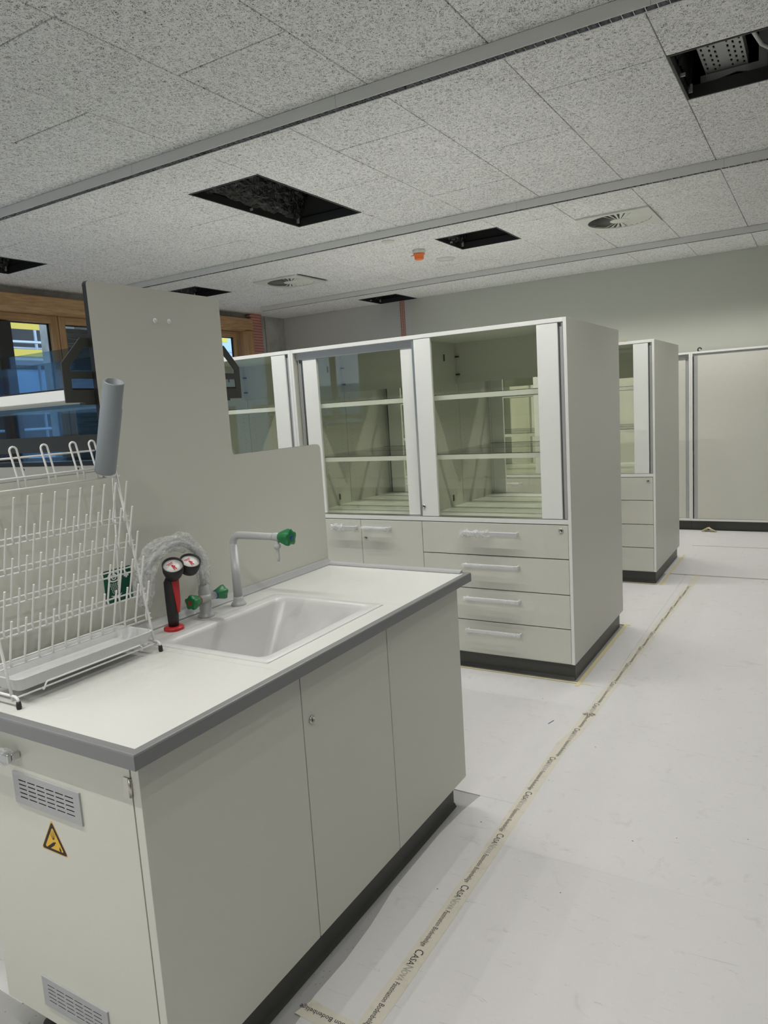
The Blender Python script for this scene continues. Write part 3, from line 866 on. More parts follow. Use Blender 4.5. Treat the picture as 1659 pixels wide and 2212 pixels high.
for k in range(6):
    a = math.radians(62 + k * 14); x0, z0 = -.3475, .6085
    obj('pictogram', B().prism([(x0 + .004 * math.cos(a) - .0004, z0 + .004 * math.sin(a)), (x0 + .004 * math.cos(a) + .0004, z0 + .004 * math.sin(a)), (x0 + .026 * math.cos(a) * .8 + .0003, z0 + .026 * math.sin(a)), (x0 + .026 * math.cos(a) * .8 - .0003, z0 + .026 * math.sin(a))], FY, .0277, .0279), 'print_black', st)
# plinth + feet
obj('plinth', B().box(-.60, -.059, .115, 1.466, LZ, .1005), 'plinth_dark', sb, bevel=.001)
obj('plinth_skirt', B().prism([(-.059, .012), (-.050, LZ), (-.059, LZ)], FY, .115, 1.470), 'plinth_dark', sb)
for x in (-.56, -.12):
    obj('adjustable_foot', B().lathe([(.025, 0), (.025, .012), (.012, .02), (.012, .1)], (x, .09, LZ), n=14), 'black_rubber', sb)

# worktop
wt = thing('worktop', 'white worktop with raised grey edging over the sink bench', 'worktop', (-.33, .80, .866))
zt = .8985
ew = .020
sx0, sx1, sy0, sy1 = -.545, -.088, .506, 1.094     # sink cut-out (outer rim)
SY0, SY1 = .480, 1.110
obj('slab', B().box(-.659, -ew, ew, SY0 - .0008, .868, zt), 'worktop_white', wt)
obj('slab', B().box(-.659, -ew, SY1 + .0008, BL - ew, .868, zt), 'worktop_white', wt)
mid = B(); mid.box(-.659, sx0, SY0, SY1, .868, zt); mid.box(sx1, -ew, SY0, SY1, .868, zt); mid.box(sx0, sx1, SY0, sy0, .868, zt); mid.box(sx0, sx1, sy1, SY1, .868, zt)
obj('sink_surround', mid, 'worktop_white', wt)
def edge_prof(): return [(0, .866), (0, .8955), (-.0015, .8985), (-.0045, .9), (-ew, .9), (-ew, .866)]
def edge_ring(pts_fn0, pts_fn1):
    pf = edge_prof(); n = len(pf); bl = B()
    bl.add([pts_fn0(-d, z) for d, z in pf] + [pts_fn1(-d, z) for d, z in pf], [(k, (k + 1) % n, n + (k + 1) % n, n + k) for k in range(n)] + [tuple(range(n)), tuple(range(n, 2 * n))])
    return bl
obj('edge_strip', edge_ring(lambda d, z: (-d, d, z), lambda d, z: (-d, BL - d, z)), 'edge_grey', wt)
obj('edge_strip', edge_ring(lambda d, z: (-.659, d, z), lambda d, z: (-d, d, z)), 'edge_grey', wt)
obj('edge_strip', edge_ring(lambda d, z: (-.659, BL - d, z), lambda d, z: (-d, BL - d, z)), 'edge_grey', wt)
# upstand trims along board and far edge
obj('upstand_trim', B().prism([(-.659, zt), (-.634, zt), (-.634, zt + .004), (-.640, zt + .010), (-.650, zt + .022), (-.659, zt + .024)], FY, .0, BL - .012), 'trim_grey', wt)
obj('upstand_trim', B().prism([(BL - .012, zt), (BL - .036, zt), (BL - .036, zt + .004), (BL - .030, zt + .009), (BL - .012, zt + .012)], FX, -.655, -.03), 'trim_grey', wt)

# sink
sk = thing('sink_basin', 'deep pale grey ceramic sink basin set into the worktop', 'sink', (-.31, .80, .60))
def ring(x0, x1, y0, y1, r, z, n=6): return [(p[0], p[1], z) for p in rrect(x0, x1, y0, y1, r, n)]
rs = [ring(sx0 + .001, sx1 - .001, sy0 + .001, sy1 - .001, .012, zt - .02), ring(sx0 + .001, sx1 - .001, sy0 + .001, sy1 - .001, .012, zt + .0012), ring(sx0 + .004, sx1 - .004, sy0 + .004, sy1 - .004, .012, zt + .0032),
      ring(-.500, -.122, .532, 1.066, .030, zt + .0032), ring(-.494, -.128, .538, 1.060, .032, zt), ring(-.490, -.132, .545, 1.050, .034, zt - .012),
      ring(-.478, -.146, .590, .945, .034, .715), ring(-.470, -.156, .605, .905, .045, .655), ring(-.44, -.19, .64, .87, .05, .635), ring(-.33, -.29, .735, .775, .018, .630)]
bl = B(); n = len(rs[0]); vs = [p for r_ in rs for p in r_]
fs = [(i * n + k, i * n + (k + 1) % n, (i + 1) * n + (k + 1) % n, (i + 1) * n + k) for i in range(len(rs) - 1) for k in range(n)]
bl.add(vs, fs, 0, True); bl.f.append([(len(rs) - 1) * n + k for k in range(n)]); bl.m.append(0); bl.sm.append(False)
so = obj('bowl', bl, 'sink_grey', sk)
obj('drain', B().lathe([(.028, 0), (.028, .003), (.02, .004), (.018, .001), (0, .001)], (-.31, .755, .6305), n=20), 'steel', sk)

# ================================================================== SPLASHBACK BOARD, RACK BEHIND
xs1, xs0 = -.660, -.677
bt = thing('splashback_board', 'tall stepped grey laminate splashback board with black edges behind the sink', 'splashback', (xs0, .797, .90))
pol = [(0, .9005), (BL, .9005), (BL, 1.406), (1.063, 1.406), (1.063, 1.946), (.531, 1.946), (.531, 1.406), (0, 1.406)]
pr = round_poly(pol, [0, 0, .022, .012, .012, .012, .012, .022], 6)
obj('board', B().prism(pr, FX, xs0, xs1, 0, 1), ['laminate', 'black_edge'], bt)
for y, z in ((.771, 1.85), (.828, 1.851)):
    obj('screw_cap', B().lathe([(.0085, 0), (.0075, .002), (.004, .0035), (0, .0038)], (xs1, y, z), (1, 0, 0), 16), 'edge_white', bt)
# eyewash sign
sg = thing('eyewash_sign', 'small green eyewash sign on the board behind the drying rack', 'sign', (xs1, .523, 1.015))
def SG(u, v): return (.4735 + u * .098, 1.0155 + v * .098)
obj('plate', B().prism(rrect(.4735, .5715, 1.0155, 1.1135, .003, 2), FX, xs1, xs1 + .0012), 'sign_green', sg)
def sgp(name, pts, a=.0012, b_=.0016): return obj(name, B().prism([SG(*p) for p in pts], FX, xs1 + a, xs1 + b_), 'print_white', sg)
def ringb(cu, cv, ru, rv, t, n=22):
    bl = B(); o_ = [SG(cu + ru * math.cos(2 * PI * k / n), cv + rv * math.sin(2 * PI * k / n)) for k in range(n)]
    i_ = [SG(cu + (ru - t) * math.cos(2 * PI * k / n), cv + (rv - t) * math.sin(2 * PI * k / n)) for k in range(n)]
    x = xs1 + .0016
    bl.add([(x, *p) for p in o_] + [(x, *p) for p in i_], [(k, (k + 1) % n, n + (k + 1) % n, n + k) for k in range(n)])
    return bl
obj('pictogram', ringb(.36, .78, .23, .17, .045), 'print_white', sg)
obj('pictogram', ringb(.36, .78, .10, .10, .035), 'print_white', sg)
sgp('pictogram', [(.36 + .035 * math.cos(k * .785), .78 + .035 * math.sin(k * .785)) for k in range(8)])
sgp('pictogram', [(.72, .70), (.78, .70), (.78, .66 + .0), (.84, .66), (.84, .70), (.90, .70), (.90, .77), (.84, .77), (.84, .84), (.78, .84), (.78, .77), (.72, .77)])
dm = None
for r_ in range(7):
    for c_ in range(6 - r_ // 2):
        u = .36 + (c_ - (5 - r_ // 2) / 2) * .062; v = .56 - r_ * .048
        if dm is None: dm = mesh_of('dot', B().box(0, .0004, -.0013, .0013, -.0013, .0013), 'print_white')
        o = link('dot', dm, sg); y_, z_ = SG(u, v); o.location = (.0012, y_ - .523, z_ - 1.015)
sgp('pictogram', [(.18, .22), (.30, .14), (.50, .14), (.60, .24), (.50, .20), (.30, .20)])

# brackets either side of the board (shelf end frames)
def bracket(sgn, label):
    c = .797
    f = lambda y: c + sgn * y
    t = thing('shelf_bracket', label, 'bracket', (-.68, f(.30), 1.60), group='shelf end brackets')
    bl = B(); a, b_ = -.6822, -.6782
    def q(pts): bl.prism([(f(y), z) for y, z in pts], FX, a, b_)
    Y1, Y0 = .3615, .20     # outer, inner (behind the board)
    w = .0255
    q([(Y1, 1.605), (Y1, 1.6405), (Y0, 1.6405), (Y0, 1.605)])
    q([(Y1, 1.6405), (Y1, 1.715), (Y1 - w, 1.706), (Y1 - w, 1.6405)])
    q([(Y1 - w, 1.672), (Y1 - w, 1.693), (Y0, 1.693), (Y0, 1.672)])
    q([(Y1, 1.715), (.292, 1.788), (.282, 1.762), (Y1 - w, 1.706)])
    q([(.292, 1.788), (Y0, 1.788), (Y0, 1.762), (.282, 1.762)])
    obj('frame_plate', bl, 'bracket_grey', t)
    obj('fixing_tab', B().prism([(f(.262), 1.598), (f(.30), 1.598), (f(.30), 1.605), (f(.262), 1.605)], FX, a - .02, b_), 'bracket_grey', t)
bracket(-1, 'dark grey steel shelf bracket left of the board beside the white reagent shelf')
bracket(1, 'dark grey steel shelf bracket in front of the glass cabinet doors')
BX0 = -3.6
def shelf(y0, y1, label):
    t = thing('reagent_shelf', label, 'shelf', (-2.1, (y0 + y1) / 2, 1.61))
    obj('plank', B().box(BX0, -.683, y0, y1, 1.611, 1.641), 'edge_white', t, bevel=.0015)
    obj('lip', B().box(BX0, -.683, min(y0, y1) + .001, max(y0, y1) - .001, 1.6412, 1.6452), 'black_edge', t)
shelf(.437, .664, 'white reagent shelf plank with black top edge running toward the window')
shelf(.934, 1.157, 'white reagent shelf plank on the cabinet side of the rack')
gp = thing('glass_partition', 'blue tinted glass partition standing along the reagent shelf', 'glass panel', (-2.1, .67, 1.41))
obj('pane', B().box(BX0, -.684, .6665, .6725, 1.425, 1.79), 'glass_blue', gp)
obj('bottom_rail', B().box(BX0, -.684, .658, .6662, 1.459, 1.511), 'bracket_grey', gp)
obj('gasket', B().box(BX0, -.684, .660, .679, 1.412, 1.4245), 'black_edge', gp)
gp2 = thing('glass_partition', 'blue tinted glass partition on the far side of the reagent rack', 'glass panel', (-2.1, .93, 1.41))
obj('pane', B().box(BX0, -.684, .9225, .9285, 1.425, 1.79), 'glass_blue', gp2)
obj('gasket', B().box(BX0, -.684, .916, .934, 1.412, 1.4245), 'black_edge', gp2)
du = thing('media_duct', 'pale grey media duct panel with screws below the glass partition', 'duct', (-2.1, .797, .90))
obj('duct_body', B().box(BX0, -.685, .66, .934, .91, 1.4115), 'laminate', du, bevel=.002)
for k in range(7):
    obj('screw', B().lathe([(.0045, 0), (.0035, .0015), (0, .002)], (-.97 - k * .30, .66, 1.401), (0, -1, 0), 10), 'lock_dark', du)
for k in range(3):
    obj('socket_outlet', B().box(-1.35 - k * .7, -1.27 - k * .7, .652, .66, 1.12, 1.20), 'edge_white', du, bevel=.003)
lb = thing('long_bench', 'white long laboratory bench running toward the window behind the splashback', 'bench', (-2.1, .797, 0))
obj('bench_top', B().box(BX0, -.690, 0, BL, .870, .90), 'worktop_white', lb)
obj('edge_strip', B().box(BX0, -.690, -.004, 0, .866, .90), 'edge_grey', lb); obj('edge_strip', B().box(BX0, -.690, BL, BL + .004, .866, .90), 'edge_grey', lb)
for x in (-3.5, -2.3, -1.1):
    obj('leg', B().box(x, x + .05, .06, .11, LZ, .87), 'grey_metal', lb); obj('leg', B().box(x, x + .05, 1.48, 1.53, LZ, .87), 'grey_metal', lb)
    obj('foot_bar', B().box(x, x + .05, .11, 1.48, LZ, .045), 'grey_metal', lb)
obj('centre_panel', B().box(BX0, -.70, .78, .80, .05, .87), 'laminate_back', lb)

# ================================================================== DRYING RACK
rk = thing('drying_rack', 'white wire glassware drying rack with upright pegs on the worktop', 'drying rack', (-.52, .26, .90))
xr = lambda z: -.487 - (z - 1.0) * .163
YA, YB = .050, .474
rw = .0023
rows = [1.004, 1.073, 1.143, 1.212, 1.281]
for z in rows:
    for dz, dx in ((0, 0), (-.0135, .003)):
        obj('rail', B().tube([(xr(z) + dx, YA - .012, z + dz), (xr(z) + dx, YB + .010, z + dz)], rw, 7), 'wire_white', rk)
pegm = mesh_of('peg', B().tube([(.0065, 0, -.0135), (.0045, 0, -.002), (.006, 0, .006), (.034, -.001, .099), (.0342, -.001, .1005)], .0026, 7), 'wire_white')
for z in rows:
    for k in range(12):
        o = link('peg', pegm, rk); o.location = (xr(z) + .52, .064 + k * .0364 - .26, z - .90)
for z in (1.422, 1.394):
    obj('rail', B().tube([(xr(z), YA - .012, z), (xr(z), YB + .012, z)], rw, 7), 'wire_white', rk)
obj('rail', B().tube([(-.575, YA - .012, 1.470), (-.575, .43, 1.470)], rw * 1.15, 7), 'wire_white', rk)
loop = []
for k in range(9):
    a = PI * k / 8; loop.append((-.018, -.0095 * math.cos(a), .066 + .0095 * math.sin(a)))
lm = mesh_of('loop', B().tube([(0.003, -.0095, -.028), (0, -.0095, 0)] + loop + [(0, .0095, 0), (.003, .0095, -.028)], .0027, 7), 'wire_white')
for y in (.113, .197, .281, .365, .424):
    o = link('loop', lm, rk); o.location = (xr(1.422) + .52 - .001, y - .26, 1.422 - .90)
for y in (YA, YB):
    obj('front_upright', B().tube([(-.470, y, .914), (xr(1.0) + .003, y, 1.0), (xr(1.29), y, 1.29), (xr(1.43), y, 1.43)], .0036, 8), 'wire_white', rk)
    obj('rear_upright', B().tube([(-.608, y - .002, .916), (xr(1.43) - .004, y - .002, 1.43)], .0026, 8), 'wire_white', rk)
    obj('runner', B().tube([(-.612, y, .912), (-.612, y, .9225), (-.606, y, .927), (-.458, y, .927), (-.450, y, .922), (-.449, y, .912)], .0034, 8), 'wire_white', rk)
    for x in (-.612, -.449):
        obj('rubber_foot', B().lathe([(.0050, .0), (.0062, .004), (.0058, .013), (.0048, .0185), (.0, .0185)], (x, y, .8985), n=10), 'black_rubber', rk)
obj('base_wire', B().tube([(-.463, YA, .922), (-.463, YB, .922)], rw, 7), 'wire_white', rk)
obj('base_wire', B().tube([(-.603, YA, .924), (-.603, YB, .924)], rw, 7), 'wire_white', rk)
obj('tray_stop', B().tube([(-.462, .118, .922), (-.452, .118, .922), (-.448, .119, .928), (-.448, .121, .934), (-.448, .126, .939), (-.448, .404, .939), (-.448, .409, .934), (-.448, .411, .928), (-.452, .412, .922), (-.462, .412, .922)], rw, 7), 'wire_white', rk)
# drip tray
tr = thing('drip_tray', 'shallow white plastic drip tray lying under the drying rack', 'tray', (-.53, .26, .92))
zt0 = .9315
rs = [ring(-.596, -.468, .068, .455, .012, zt0), ring(-.601, -.459, .060, .463, .016, .961), ring(-.603, -.4545, .057, .466, .018, .9630), ring(-.602, -.4555, .058, .465, .018, .9545),
      ring(-.5985, -.4625, .0625, .4605, .014, .9625), ring(-.591, -.473, .073, .450, .010, zt0 + .0022)]
bl = B(); n = len(rs[0]); vs = [p for r_ in rs for p in r_]
order = [0, 1, 2, 4, 5]
vs = [p for i in order for p in rs[i]]
fs = [(i * n + k, i * n + (k + 1) % n, (i + 1) * n + (k + 1) % n, (i + 1) * n + k) for i in range(len(order) - 1) for k in range(n)]
bl.add(vs, fs, 0, False); bl.f.append(list(range(n))[::-1]); bl.m.append(0); bl.sm.append(False); bl.f.append([(len(order) - 1) * n + k for k in range(n)]); bl.m.append(0); bl.sm.append(False)
obj('tray_shell', bl, 'tray_white', tr)
obj('rib', B().box(-.534, -.530, .085, .437, zt0 + .0025, zt0 + .005), 'tray_white', tr, bevel=.001)
# grey pipe on the last loop
pp = thing('plastic_pipe', 'grey plastic pipe stub slipped over the end of the drying rack', 'pipe', (-.545, .44, 1.41))
p0 = Vector((-.545, .434, 1.412)); p1 = Vector((-.440, .411, 1.647)); ax = (p1 - p0).normalized(); Lp = (p1 - p0).length
obj('pipe_body', B().lathe([(.0262, 0), (.0275, 0), (.0280, .002), (.0280, Lp * .705), (.0262, Lp * .73), (.0258, Lp * .985), (.0252, Lp), (.0238, Lp), (.0236, Lp * .72), (.0245, .0)], p0, ax, 28), 'pipe_grey', pp)

# ================================================================== TAPS
def knob_builder(c, axis, s=1.0):
    # five lobed tapered knob
    ax = Vector(axis).normalized(); up = Vector((0, 0, 1)); u = (up - ax * up.dot(ax)).normalized(); w = ax.cross(u); bl = B()
    n = 30; vs = []
    prof = [(0, .60, 0), (.006, .72, .15), (.030, 1.0, .85), (.038, 1.0, 1.), (.0405, .9, .8), (.041, .45, 0)]
    for h, k, lob in prof:
        for i in range(n):
            a = 2 * PI * i / n
            r = .022 * s * k * (1 + .16 * lob * math.cos(5 * a))
            vs.append(Vector(c) + ax * h * s + u * r * math.cos(a) + w * r * math.sin(a))
    fs = [(j * n + i, j * n + (i + 1) % n, (j + 1) * n + (i + 1) % n, (j + 1) * n + i) for j in range(len(prof) - 1) for i in range(n)]
    bl.add(vs, fs, 0, True); bl.f.append(list(range(n))[::-1]); bl.m.append(0); bl.sm.append(False)
    bl.f.append([(len(prof) - 1) * n + i for i in range(n)]); bl.m.append(0); bl.sm.append(False)
    return bl
def arc(c, r, a0, a1, plane, n=8):
    out = []
    for k in range(n + 1):
        a = a0 + (a1 - a0) * k / n; out.append((c[0] + plane[0][0] * r * math.cos(a) + plane[1][0] * r * math.sin(a), c[1] + plane[0][1] * r * math.cos(a) + plane[1][1] * r * math.sin(a), c[2] + plane[0][2] * r * math.cos(a) + plane[1][2] * r * math.sin(a)))
    return out
Z0 = zt
# cold water tap
fx, fy = -.578, .938
t1 = thing('water_tap', 'grey laboratory tap with one green end knob over the sink', 'tap', (fx, fy, Z0))
obj('base_flange', B().lathe([(.0265, 0), (.0265, .004), (.024, .008), (.019, .014), (.017, .022), (.016, .03)], (fx, fy, Z0), n=24), 'faucet_grey', t1)
zt1 = 1.143
path = [(fx, fy, Z0 + .02), (fx, fy, zt1 - .034)] + arc((fx + .034, fy, zt1 - .034), .034, PI, PI / 2, ((1, 0, 0), (0, 0, 1))) + [(fx + .16, fy, zt1), (-.392, fy, zt1)]
obj('spout', B().tube(path, .0125, 14, radii=[.0155, .0135] + [.0130] * 9 + [.0120, .0115]), 'faucet_grey', t1)
obj('valve_body', B().lathe([(.0125, 0), (.0135, .006), (.0135, .026), (.012, .03)], (-.400, fy, zt1), (1, 0, 0), 20), 'faucet_grey', t1)
hx = -.386
obj('hose_nozzle', B().lathe([(.0085, 0), (.0085, -.016), (.0125, -.016), (.0125, -.028), (.009, -.031), (.0065, -.034), (.0058, -.046), (.0072, -.048), (.0055, -.058), (.0068, -.060), (.0052, -.072), (.004, -.074)], (hx, fy, zt1 - .008), n=14), 'faucet_grey', t1)
kb = obj('knob', knob_builder((-.372, fy, zt1), (1, 0, 0), 1.18), 'green_plastic', t1)
obj('knob_cap', B().lathe([(.008, 0), (.007, .0016), (0, .0018)], (-.372 + .0484, fy, zt1), (1, 0, 0), 16), 'blue_plastic', kb)
# mixer tap wrapped in bubble film
mx_, my_ = -.585, .790
t2 = thing('mixer_tap', 'grey mixer tap with two green knobs wrapped in bubble film', 'tap', (mx_, my_, Z0))
obj('base_flange', B().lathe([(.027, 0), (.027, .004), (.024, .009), (.0195, .014), (.0195, .085), (.017, .092), (.0165, .105)], (mx_, my_, Z0), n=24), 'faucet_grey', t2)
zk = .963
obj('cross_body', B().tube([(mx_ + .012, my_ - .036, zk), (mx_ + .012, my_ + .036, zk)], .0125, 14), 'faucet_grey', t2)
for s_, cap in ((-1, 'red_plastic'), (1, 'blue_plastic')):
    k_ = obj('knob', knob_builder((mx_ + .012, my_ + s_ * .036, zk), (0, s_, 0), 1.0), 'green_plastic', t2)
    obj('knob_ring', B().lathe([(.0135, 0), (.0145, .002), (.0135, .004)], (mx_ + .012, my_ + s_ * .034, zk), (0, s_, 0), 18), cap, k_)
    obj('knob_cap', B().lathe([(.007, 0), (.006, .0016), (0, .0018)], (mx_ + .012, my_ + s_ * .0772, zk), (0, s_, 0), 14), cap, k_)
zc = 1.070; R_ = .112
gpath = [(mx_, my_, Z0 + .08), (mx_, my_, zc)] + arc((mx_, my_ - R_, zc), R_, 0, PI * .93, ((0, 1, 0), (.0, 0, .80)), 14)
obj('spout', B().tube(gpath, .0105, 12), 'faucet_grey', t2)
bw = B(); rr = random.Random(11)
def wrap_tube(bl, path, rad, seed, n=26, amp=.35):
    P = [Vector(p) for p in path]; T = []
    for i in range(len(P)):
        T.append((P[min(len(P) - 1, i + 1)] - P[max(0, i - 1)]).normalized())
    rg = random.Random(seed); vs = []
    nrm = Vector((1, 0, 0)); 
    for i, p in enumerate(P):
        nrm = (nrm - T[i] * nrm.dot(T[i])).normalized(); bi = T[i].cross(nrm)
        for k in range(n):
            a = 2 * PI * k / n
            r = rad[i] * (1 + amp * (.5 * math.sin(3 * a + i * .5 + seed) + .35 * math.sin(5 * a - i * .9) + rg.uniform(-.45, .45)))
            vs.append(p + nrm * r * math.cos(a) + bi * r * math.sin(a))
    fs = [(i * n + k, i * n + (k + 1) % n, (i + 1) * n + (k + 1) % n, (i + 1) * n + k) for i in range(len(P) - 1) for k in range(n)]
    bl.add(vs, fs, 0, False)
wp = [(mx_, my_, 1.000), (mx_, my_, 1.02), (mx_, my_, 1.05)] + arc((mx_ - .003, my_ - R_ - .003, zc), R_ + .006, 0, PI * .96, ((0, 1, 0), (0, 0, .80)), 22) + [(mx_ - .004, my_ - 2 * R_ - .014, zc - .02), (mx_ - .005, my_ - 2 * R_ - .014, zc - .042), (mx_ - .006, my_ - 2 * R_ - .010, zc - .062), (mx_ - .006, my_ - 2 * R_ - .006, zc - .078)]
rad = [.016, .019, .021] + [.021 + .003 * math.sin(i * .9) + .007 * min(1, i / 14) for i in range(23)] + [.029, .027, .023, .016]
wrap_tube(bw, wp, rad, 5)
tag(obj('bubble_wrap', bw, 'bubble_film'), 'crumpled clear bubble wrap around the mixer tap spout', 'bubble wrap')
# eye shower
ex, ey = -.577, .643
es = thing('eye_shower', 'black and red hand eye shower with two capped heads standing on the worktop', 'eye shower', (ex, ey, Z0))
obj('holder_ring', B().lathe([(.0295, 0), (.031, .003), (.031, .008), (.028, .011), (.018, .012)], (ex, ey, Z0), n=26), 'red_plastic', es)
hp = [(ex, ey, Z0 + .008), (ex, ey + .001, .95), (ex, ey + .002, 1.0), (ex, ey + .004, 1.045), (ex + .010, ey + .012, 1.074)]
obj('grip', B().tube(hp, .02, 16, radii=[.0155, .0175, .019, .0205, .018]), 'black_rubber', es)
lev = [(ey - .007, 1.055), (ey + .021, 1.058), (ey + .019, .985), (ey + .012, .952), (ey + .004, .952)]
obj('lever', B().prism(lev, FX, ex + .012, ex + .0225), 'red_plastic', es, bevel=.003)
for (cy2, lbl) in ((ey - .006, 0), (ey + .058, 1)):
    cpos = Vector((ex + .030 + .006 * lbl, cy2, 1.098)); axx = Vector((.50, -.22, .84) if lbl else (.46, -.36, .81)).normalized()
    cup = obj('spray_head', B().lathe([(.012, -.040), (.026, -.030), (.031, -.014), (.0325, .012), (.030, .012), (.029, .002), (0, .0)], cpos, axx, 26), 'black_rubber', es)
    cap = obj('dust_disc', B().lathe([(.0285, .004), (.0285, .0052), (0, .0052)], cpos, axx, 26), 'print_white', cup)
    # print: figure and two text bars
    upv = Vector((0, 0, 1)); u = (Vector((0, 1, 0)) - axx * axx.y).normalized(); w = axx.cross(u)
    def dp(pts):
        return B().add([cpos + axx * .0056 + u * a + w * b_ for a, b_ in pts], [list(range(len(pts)))])
    for q in ([(-.012, .014), (.010, .014), (.010, .0165), (-.012, .0165)], [(-.009, .0095), (.008, .0095), (.008, .012), (-.009, .012)], [(-.003, .006), (.002, .007), (.004, .002), (.007, -.004), (.003, -.006), (.004, -.016), (.0, -.016), (-.001, -.008), (-.004, -.016), (-.007, -.016), (-.004, -.002)]):
        obj('print', dp(q), 'print_red', cap)

# ================================================================== TALL CABINETS
UW, UD, UH = 1.765, .553, 1.937
def handle_part(parent, xa, xb, z, film=0, seed=0, y=0.):
    h = obj('handle', B().box(xa, xb, y - .034, y - .025, z - .0105, z + .0105).box(xa, xa + .011, y - .025, y, z - .009, z + .009).box(xb - .011, xb, y - .025, y, z - .009, z + .009), 'handle_alu', parent, bevel=.003, local=True)
    if film:
        rg = random.Random(seed); n = max(6, int((xb - xa) / .022)); bl = B()
        a0 = xa - .006; b0 = xb - (.02 if film == 1 else .5 * (xb - xa))
        path = [(a0 + (b0 - a0) * i / n, y - .030, z + (rg.uniform(-.004, .004) if film == 2 else 0) - .002) for i in range(n + 1)]
        bl.tube(path, .016, 8, radii=[(.0165 + (rg.uniform(-.002, .010) if film == 2 else -.002))  for _ in path], caps=False)
        obj('plastic_sleeve', bl, 'sleeve_film' if film == 2 else 'smooth_film', h, local=True)
    return h
def lock_part(parent, x, z, y=0.):
    l = obj('lock', B().lathe([(.0125, 0), (.0125, .0035), (.0095, .005), (.007, .005), (.007, .003), (0, .003)], (x, y, z), (0, -1, 0), 18), 'steel', parent, local=True)
    obj('keyway', B().box(x - .0016, x + .0016, y - .0042, y - .003, z - .005, z + .005), 'print_black', l, local=True)
hole_shade_mesh = None
def tall_unit(loc, rz, label, handles=True, group='glass fronted tall cabinets', end=0., skip=False):
    t = thing('glass_cabinet', label, 'cabinet', loc, rz, group)
    ORG[t] = (0, 0, 0)
    def P(name, bl, m, par=t, bevel=0., lab=None): return obj(name, bl, m, par, bevel, local=True, label=lab)
    W, D = UW, UD; s = .018
    None if skip else P('side_panel', B().box(0, s, 0, D, .1, UH), 'laminate', bevel=.001)
    None if end else P('side_panel', B().box(W - s, W, 0, D, .1, UH), 'laminate', bevel=.001)
    None if skip else P('front_edge', B().box(.0005, s - .0005, -.0012, -.0001, .101, UH - .001), 'edge_white')
    None if end else P('front_edge', B().box(W - s + .0005, W - .0005, -.0012, -.0001, .101, UH - .001), 'edge_white')
    P('top_panel', B().box(s, W - s, 0, D, 1.915, UH), 'edge_white', bevel=.001)
    P('middle_panel', B().box(s, W - s, 0, D, .870, .894), 'edge_white', bevel=.001)
    P('bottom_panel', B().box(s, W - s, .004, D, .1, .118), 'laminate')
    hc = W / 2
    dv = P('divider', B().box(hc - .0095, hc + .0095, .06, D, .894, 1.915), 'laminate')
    P('divider', B().box(hc - .0095, hc + .0095, .021, D, .118, .870), 'laminate_back')
    P('upper_back_panel', B().box(s, hc - .0095, D - .012, D - .001, 1.667, 1.915), 'laminate_back'); P('upper_back_panel', B().box(hc + .0095, W - s, D - .012, D - .001, 1.667, 1.915), 'laminate_back')
    P('lower_back_panel', B().box(s, W - s, D - .008, D - .001, .118, .870), 'laminate_back')
    # shelf pin holes on divider and sides: flat dark discs painting their inner shade
    global hole_shade_mesh
    if hole_shade_mesh is None:
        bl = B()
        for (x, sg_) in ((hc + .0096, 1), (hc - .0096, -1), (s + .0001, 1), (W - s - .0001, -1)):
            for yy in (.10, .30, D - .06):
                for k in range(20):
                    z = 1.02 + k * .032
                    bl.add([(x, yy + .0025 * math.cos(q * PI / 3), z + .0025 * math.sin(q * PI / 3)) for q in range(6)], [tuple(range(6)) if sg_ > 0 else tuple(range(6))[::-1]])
        hole_shade_mesh = mesh_of('pin_hole_shade', bl, 'lock_dark', recalc=False)
    stuff(link('pin_hole_shade', hole_shade_mesh, t))
    # glass shelves with white front lips
    for a, b_ in ((s + .002, hc - .011), (hc + .011, W - s - .002)):
        for z in (1.592, 1.252):
            sh = P('shelf', B().box(a, b_, .070, D - .02, z - .007, z - .0005), 'glass_shelf')
            P('shelf_lip', B().box(a, b_, .058, .0695, z - .029, z - .002), 'stile_white', sh); P('lip_seam', B().box(a, b_, .0575, .0695, z - .0018, z + .0006), 'print_black', sh)
        for z in (1.83, 1.72):
            P('clip', B().box(a + .001, a + .022, D - .034, D - .013, z - .005, z + .005), 'lock_dark')
        P('clip', B().box(a, a + .004, .36, .37, 1.80, 1.84), 'lock_dark'); P('clip', B().box(a, a + .004, .40, .41, .93, .97), 'lock_dark')
    # track header and sliding doors
    P('track_header', B().box(s, hc, .024, .056, 1.872, 1.915), 'grey_metal'); P('track_sill', B().box(s, W - s, .001, .054, .894, .8975), 'alu')
    def door(xa, xb, st_l, st_r, y0, y1, z0, z1, alu_side, lock=None):
        dd = P('sliding_door', B().box(xa + st_l - .004, xb - st_r + .004, y0 + .007, y0 + .012, z0, z1), 'glass_green')
        P('stile', B().box(xa, xa + st_l, y0, y1, z0, z1), 'stile_white', dd, .0008); P('stile', B().box(xb - st_r, xb, y0, y1, z0, z1), 'stile_white', dd, .0008)
        for e in alu_side:
            if e > 0: P('grip_profile', B().box(xb + .001, xb + .010, y0 + .012, y1, z0, z1, 1).box(xb + .010, xb + .022, y0 + .008, y1, z0, z1 - .02).box(xb + .022, xb + .027, y0 + .002, y1, z0, z1), ['grey_metal', 'alu_dark'], dd)
            else: P('grip_profile', B().box(xa - .022, xa - .001, y0 + .012, y1, z0, z1, 1).box(xa - .030, xa - .022, y0 + .008, y1, z0, z1 - .02).box(xa - .036, xa - .030, y0 + .002, y1, z0, z1), ['grey_metal', 'alu_dark'], dd)
        if lock: lock_part(dd, lock[0], lock[1], y0)
        return dd
    door(.882, 1.7175, .105, .111, .002, .022, .8985, 1.9125, (1,), (.894, .954))
